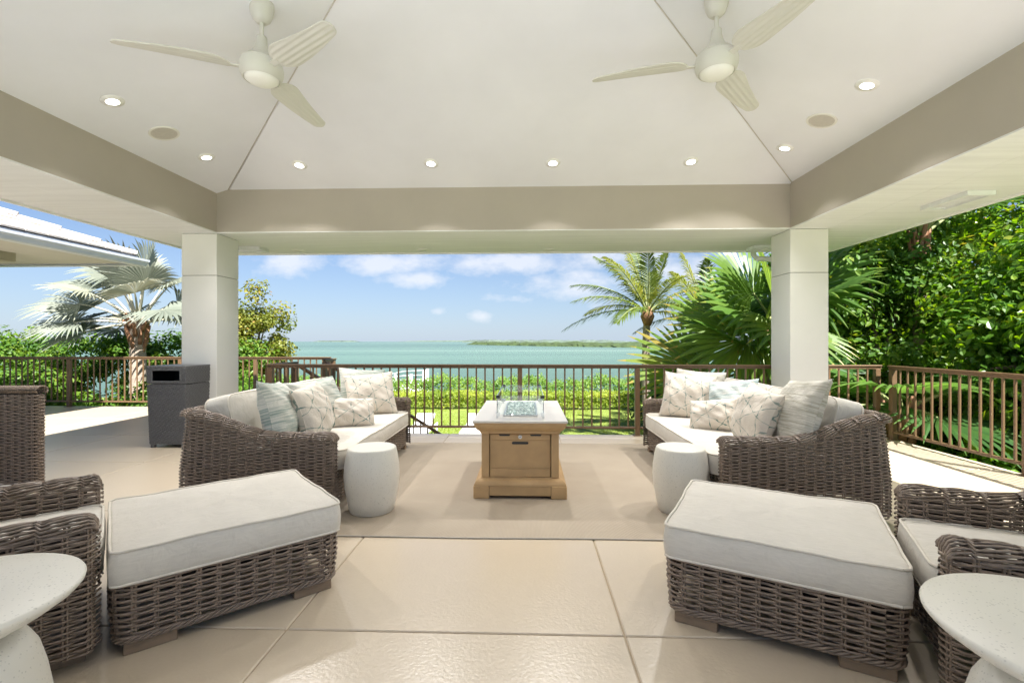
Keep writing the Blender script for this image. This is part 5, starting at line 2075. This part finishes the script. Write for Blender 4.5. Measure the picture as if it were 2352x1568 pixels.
# left bushes beyond the railing
LB = 'leafy shrubs behind the left railing'
for (x, y, zt, R, sd, lab) in ((-12.4, 11.4, 1.75, 1.6, 61, 'bright green leafy shrub behind the left railing, tallest, at the left edge'),
                               (-10.9, 12.0, 1.30, 1.45, 62, 'yellow-green leafy shrub behind the left railing, second from the left edge'),
                               (-9.7, 12.9, 1.30, 1.4, 63, 'green leafy shrub just left of and behind the silver palm trunk'),
                               (-8.2, 12.6, 1.15, 1.4, 64, 'green leafy shrub just right of and behind the silver palm trunk'),
                               (-11.5, 9.9, .45, 1.05, 65, 'low bright shrub directly behind the left railing by the edge'),
                               (-10.5, 9.9, .42, 1.0, 66, 'low bright shrub directly behind the railing, left of the palm'),
                               (-7.45, 9.8, .38, .95, 67, 'low bright shrub directly behind the railing, right of the palm'),
                               (-6.6, 10.4, .30, 1.0, 68, 'low bright shrub directly behind the railing beside the left column')):
    cz = (zt + GZ) / 2 + .1
    broad_tree('leafy_shrub', lab, (x, y, GZ), .8, (x, y, cz), (R, R * .8, (zt - GZ) / 2), 60, 10000, .12, M['bush'], sd, (.3, .52), .45, LB, 'shrub', 6, .05)
broad_tree('almond_tree', 'small tree with yellow and reddish leaves behind the left column', (-7.9, 13.6, GZ), 2.2, (-7.95, 13.6, .95), (.98, .9, 1.9), 70, 13000, .10, M['almond'], 71, (.26, .48), .55, None, 'tree', 12, .08)
broad_tree('sapling', 'slim green shrub below the dark stair railing beside the column', (-6.05, 11.0, GZ), .9, (-6.05, 11.0, -.55), (.55, .5, .9), 20, 2600, .09, M['bush'], 72, (.2, .35), .42, None, 'shrub', 6, .04)
broad_tree('stair_shrub', 'low yellow-green shrub seen through the railing beside the stair', (-5.2, 12.5, GZ), .5, (-5.2, 12.5, -.95), (.9, .7, .6), 24, 2600, .09, M['hedge_leaf'], 73, (.2, .35), .42, None, 'shrub', 6, .04)

# silver palm, blown towards the left
sp_ = [(180, 12, 1.1, 22), (165, 34, 1.15, 32), (200, 28, 1.15, 28), (150, 0, 1.0, 12), (215, 6, 1.05, 20), (185, 52, 1.15, 35), (130, 25, 1.0, 30),
       (20, 35, 1.0, 45), (-15, 24, .95, 32), (50, 60, 1.1, 40), (-50, 48, .95, 35), (100, 75, 1.2, 12), (270, 74, 1.15, 12), (0, 78, 1.3, 8), (60, 18, .95, 28), (235, 42, 1.1, 30), (160, 14, 1.15, 18),
       (10, 10, .95, 22), (100, 22, 1.0, 25), (180, 68, 1.25, 20), (330, 62, 1.05, 30), (195, -6, 1.0, 8), (20, 55, 1.1, 30), (150, 60, 1.2, 22)]
fan_palm('silver_palm', 'silvery blue fan palm with stout trunk behind the left railing', (-8.93, 10.6, GZ), (-8.95, 10.6, 1.62), sp_, .90, M['silver'], 5, .15, 32, 'petiole_pale', True, 'palm_bark', (-.17, 0, .02), .28, None, .45, .1, 0, .3)
# coconut palm on the lawn
fr = [(185, 12, .88), (172, 42, 1.0), (200, 30, .95), (160, 62, 1.05), (215, 58, 1.0), (90, 72, 1.1), (270, 70, 1.0), (20, 68, 1.0), (-10, 38, .95), (40, 30, .95), (-40, 20, .85), (130, 25, .9),
      (240, 15, .8), (0, 8, .8), (60, 55, 1.0), (300, 45, .9), (185, 78, 1.1)]
coconut('coconut_palm', 'coconut palm with windblown fronds on the lawn right of the sea view', (3.35, 13.2, GZ), (3.25, 13.0, 1.98), fr, 8, (-.30, 0, 0), 2.45)
coconut('coconut_palm', 'yellowish coconut palm partly hidden behind the big fan palms', (5.4, 14.5, GZ), (5.3, 14.5, 1.9), [(a, e, l) for a, e, l in fr[::2]], 9, (-.25, 0, 0), 2.3)
# big green fan palms by the right column
FP = 'green fan palms behind the right railing'
f1 = [(178, 8, 1.05, 4), (130, 55, .9, 5), (215, 50, .85, 5), (100, 72, 1.05, 5), (240, 30, .85, 20), (20, 50, 1.0, 15), (200, -6, .9, 2), (340, 10, .9, 20), (165, -24, .85, 6), (270, 62, .95, 10)]
fan_palm('fan_palm', 'green fan palm whose leaves reach left over the lawn behind the back railing', (4.3, 9.3, GZ), (4.25, 9.2, .70), f1, 1.35, M['fan_green'], 12, .15, 28, 'petiole', True, 'bark', (0, 0, 0), .08, FP, .70, .3, 2, .9)
f2 = [(200, 32, .8, 10), (225, 58, .85, 8), (160, 62, .95, 5), (250, 12, .75, 35), (120, 40, .9, 20), (290, 45, .85, 25), (30, 40, .9, 25), (205, 2, .8, 25), (330, 68, .9, 10)]
fan_palm('fan_palm', 'taller green fan palm right behind the right column with drooping leaf tips', (4.55, 8.6, GZ), (4.45, 8.5, 1.3), f2, 1.30, M['fan_green'], 13, .14, 28, 'petiole', True, 'bark', (0, 0, 0), .22, FP, .66, .3, 4, .8)
f4 = [(200, 10, .8, 15), (230, 25, .85, 10), (185, 35, .8, 15), (260, 5, .75, 15), (160, 5, .8, 15), (300, 30, .8, 25), (120, 40, .8, 15)]
fan_palm('fan_palm', 'low fan palm spreading behind the corner of the right railing', (5.3, 6.9, GZ), (5.25, 6.85, .25), f4, .95, M['fan_green'], 15, .13, 34, 'petiole', True, 'bark', (0, 0, 0), .25, FP, .2, .2, 0)
# tall palm trunk in the right trees, its crown above the eave line
f5 = [(a, e, .9, 20) for a, e in zip(range(0, 360, 40), [35, 55, 40, 45, 60, 35, 50, 40, 60])]
fan_palm('fan_palm', 'tall palm with shaggy brown leaf bases under the soffit edge among the broad-leaf trees', (6.6, 8.2, GZ), (6.5, 8.1, 2.95), f5, 1.0, M['fan_green'], 16, .085, 28, 'petiole', True, 'palm_bark', (0, 0, 0), .2, FP, .4, .2, 0, .3)
# wall of broad-leaved trees on the right
BT = 'broad-leaf trees beyond the right railing'
broad_tree('broadleaf_tree', 'sunlit small-leaf tree between the right column and the railing corner', (6.1, 8.5, GZ), 2.2, (6.1, 8.4, 1.2), (1.2, 1.1, 2.4), 110, 17000, .105, M['bush'], 89, (.3, .55), .55, BT, 'tree', 14, .10)
broad_tree('broadleaf_tree', 'glossy broad-leaf tree nearest the camera at the right edge', (7.5, 4.2, GZ), 2.2, (7.4, 4.3, .75), (1.35, 1.5, 2.35), 130, 26000, .105, M['grape'], 81, (.32, .6), .62, BT, 'tree', 14, .12)
broad_tree('broadleaf_tree', 'glossy broad-leaf tree filling the view above the right railing posts', (6.9, 6.0, GZ), 2.4, (6.9, 6.0, .6), (1.3, 1.4, 2.2), 130, 26000, .10, M['grape'], 82, (.32, .6), .62, BT, 'tree', 14, .12)
broad_tree('broadleaf_tree', 'broad-leaf tree behind the corner of the right railing', (8.3, 8.0, GZ), 2.6, (8.3, 8.0, 1.6), (1.9, 1.6, 3.2), 130, 22000, .115, M['bush'], 83, (.35, .65), .62, BT, 'tree', 14, .12, .12)
broad_tree('broadleaf_tree', 'sunlit broad-leaf tree far back between the fan palms and the right trees', (7.3, 11.2, GZ), 2.6, (7.3, 11.2, 2.0), (2.4, 1.6, 3.6), 120, 16000, .14, M['bush'], 84, (.35, .7), .6, BT, 'tree', 14, .12)
broad_tree('broadleaf_tree', 'tall broad-leaf tree behind the others at the right edge', (10.3, 10.2, GZ), 2.6, (10.3, 10.2, 2.3), (2.7, 1.8, 4.0), 150, 26000, .16, M['grape'], 85, (.4, .8), .62, BT, 'tree', 14, .14, .15)
US = 'low shrubs under the right trees'
for (x, y, zt, sd, lab) in ((5.85, 3.9, .25, 86, 'low dark shrub outside the right railing nearest the camera'), (5.85, 5.4, .45, 87, 'low dark shrub outside the middle of the right railing'),
                            (6.2, 7.2, .6, 88, 'low dark shrub outside the corner of the right railing')):
    broad_tree('undergrowth_shrub', lab, (x, y, GZ), .6, (x, y, (zt + GZ) / 2), (.75, .95, (zt - GZ) / 2), 44, 6000, .115, M['grape'], sd, (.25, .42), .55, US, 'shrub', 6, .05)
# dark shrubs at the edge of the lawn by the palms
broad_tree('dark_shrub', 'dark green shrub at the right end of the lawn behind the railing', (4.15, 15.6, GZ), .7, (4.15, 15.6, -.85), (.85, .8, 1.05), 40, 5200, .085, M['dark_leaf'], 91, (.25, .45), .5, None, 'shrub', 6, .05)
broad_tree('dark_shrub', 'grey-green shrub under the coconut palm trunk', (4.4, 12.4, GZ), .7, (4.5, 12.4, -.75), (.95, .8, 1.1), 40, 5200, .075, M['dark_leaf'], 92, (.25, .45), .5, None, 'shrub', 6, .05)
broad_tree('dark_shrub', 'leafy shrub at the meeting of hedge and palms, right of the hedge', (5.2, 18.6, GZ), .7, (5.0, 18.6, -.6), (1.2, 1.0, 1.2), 40, 5200, .10, M['bush'], 93, (.28, .5), .5, None, 'shrub', 6, .05)
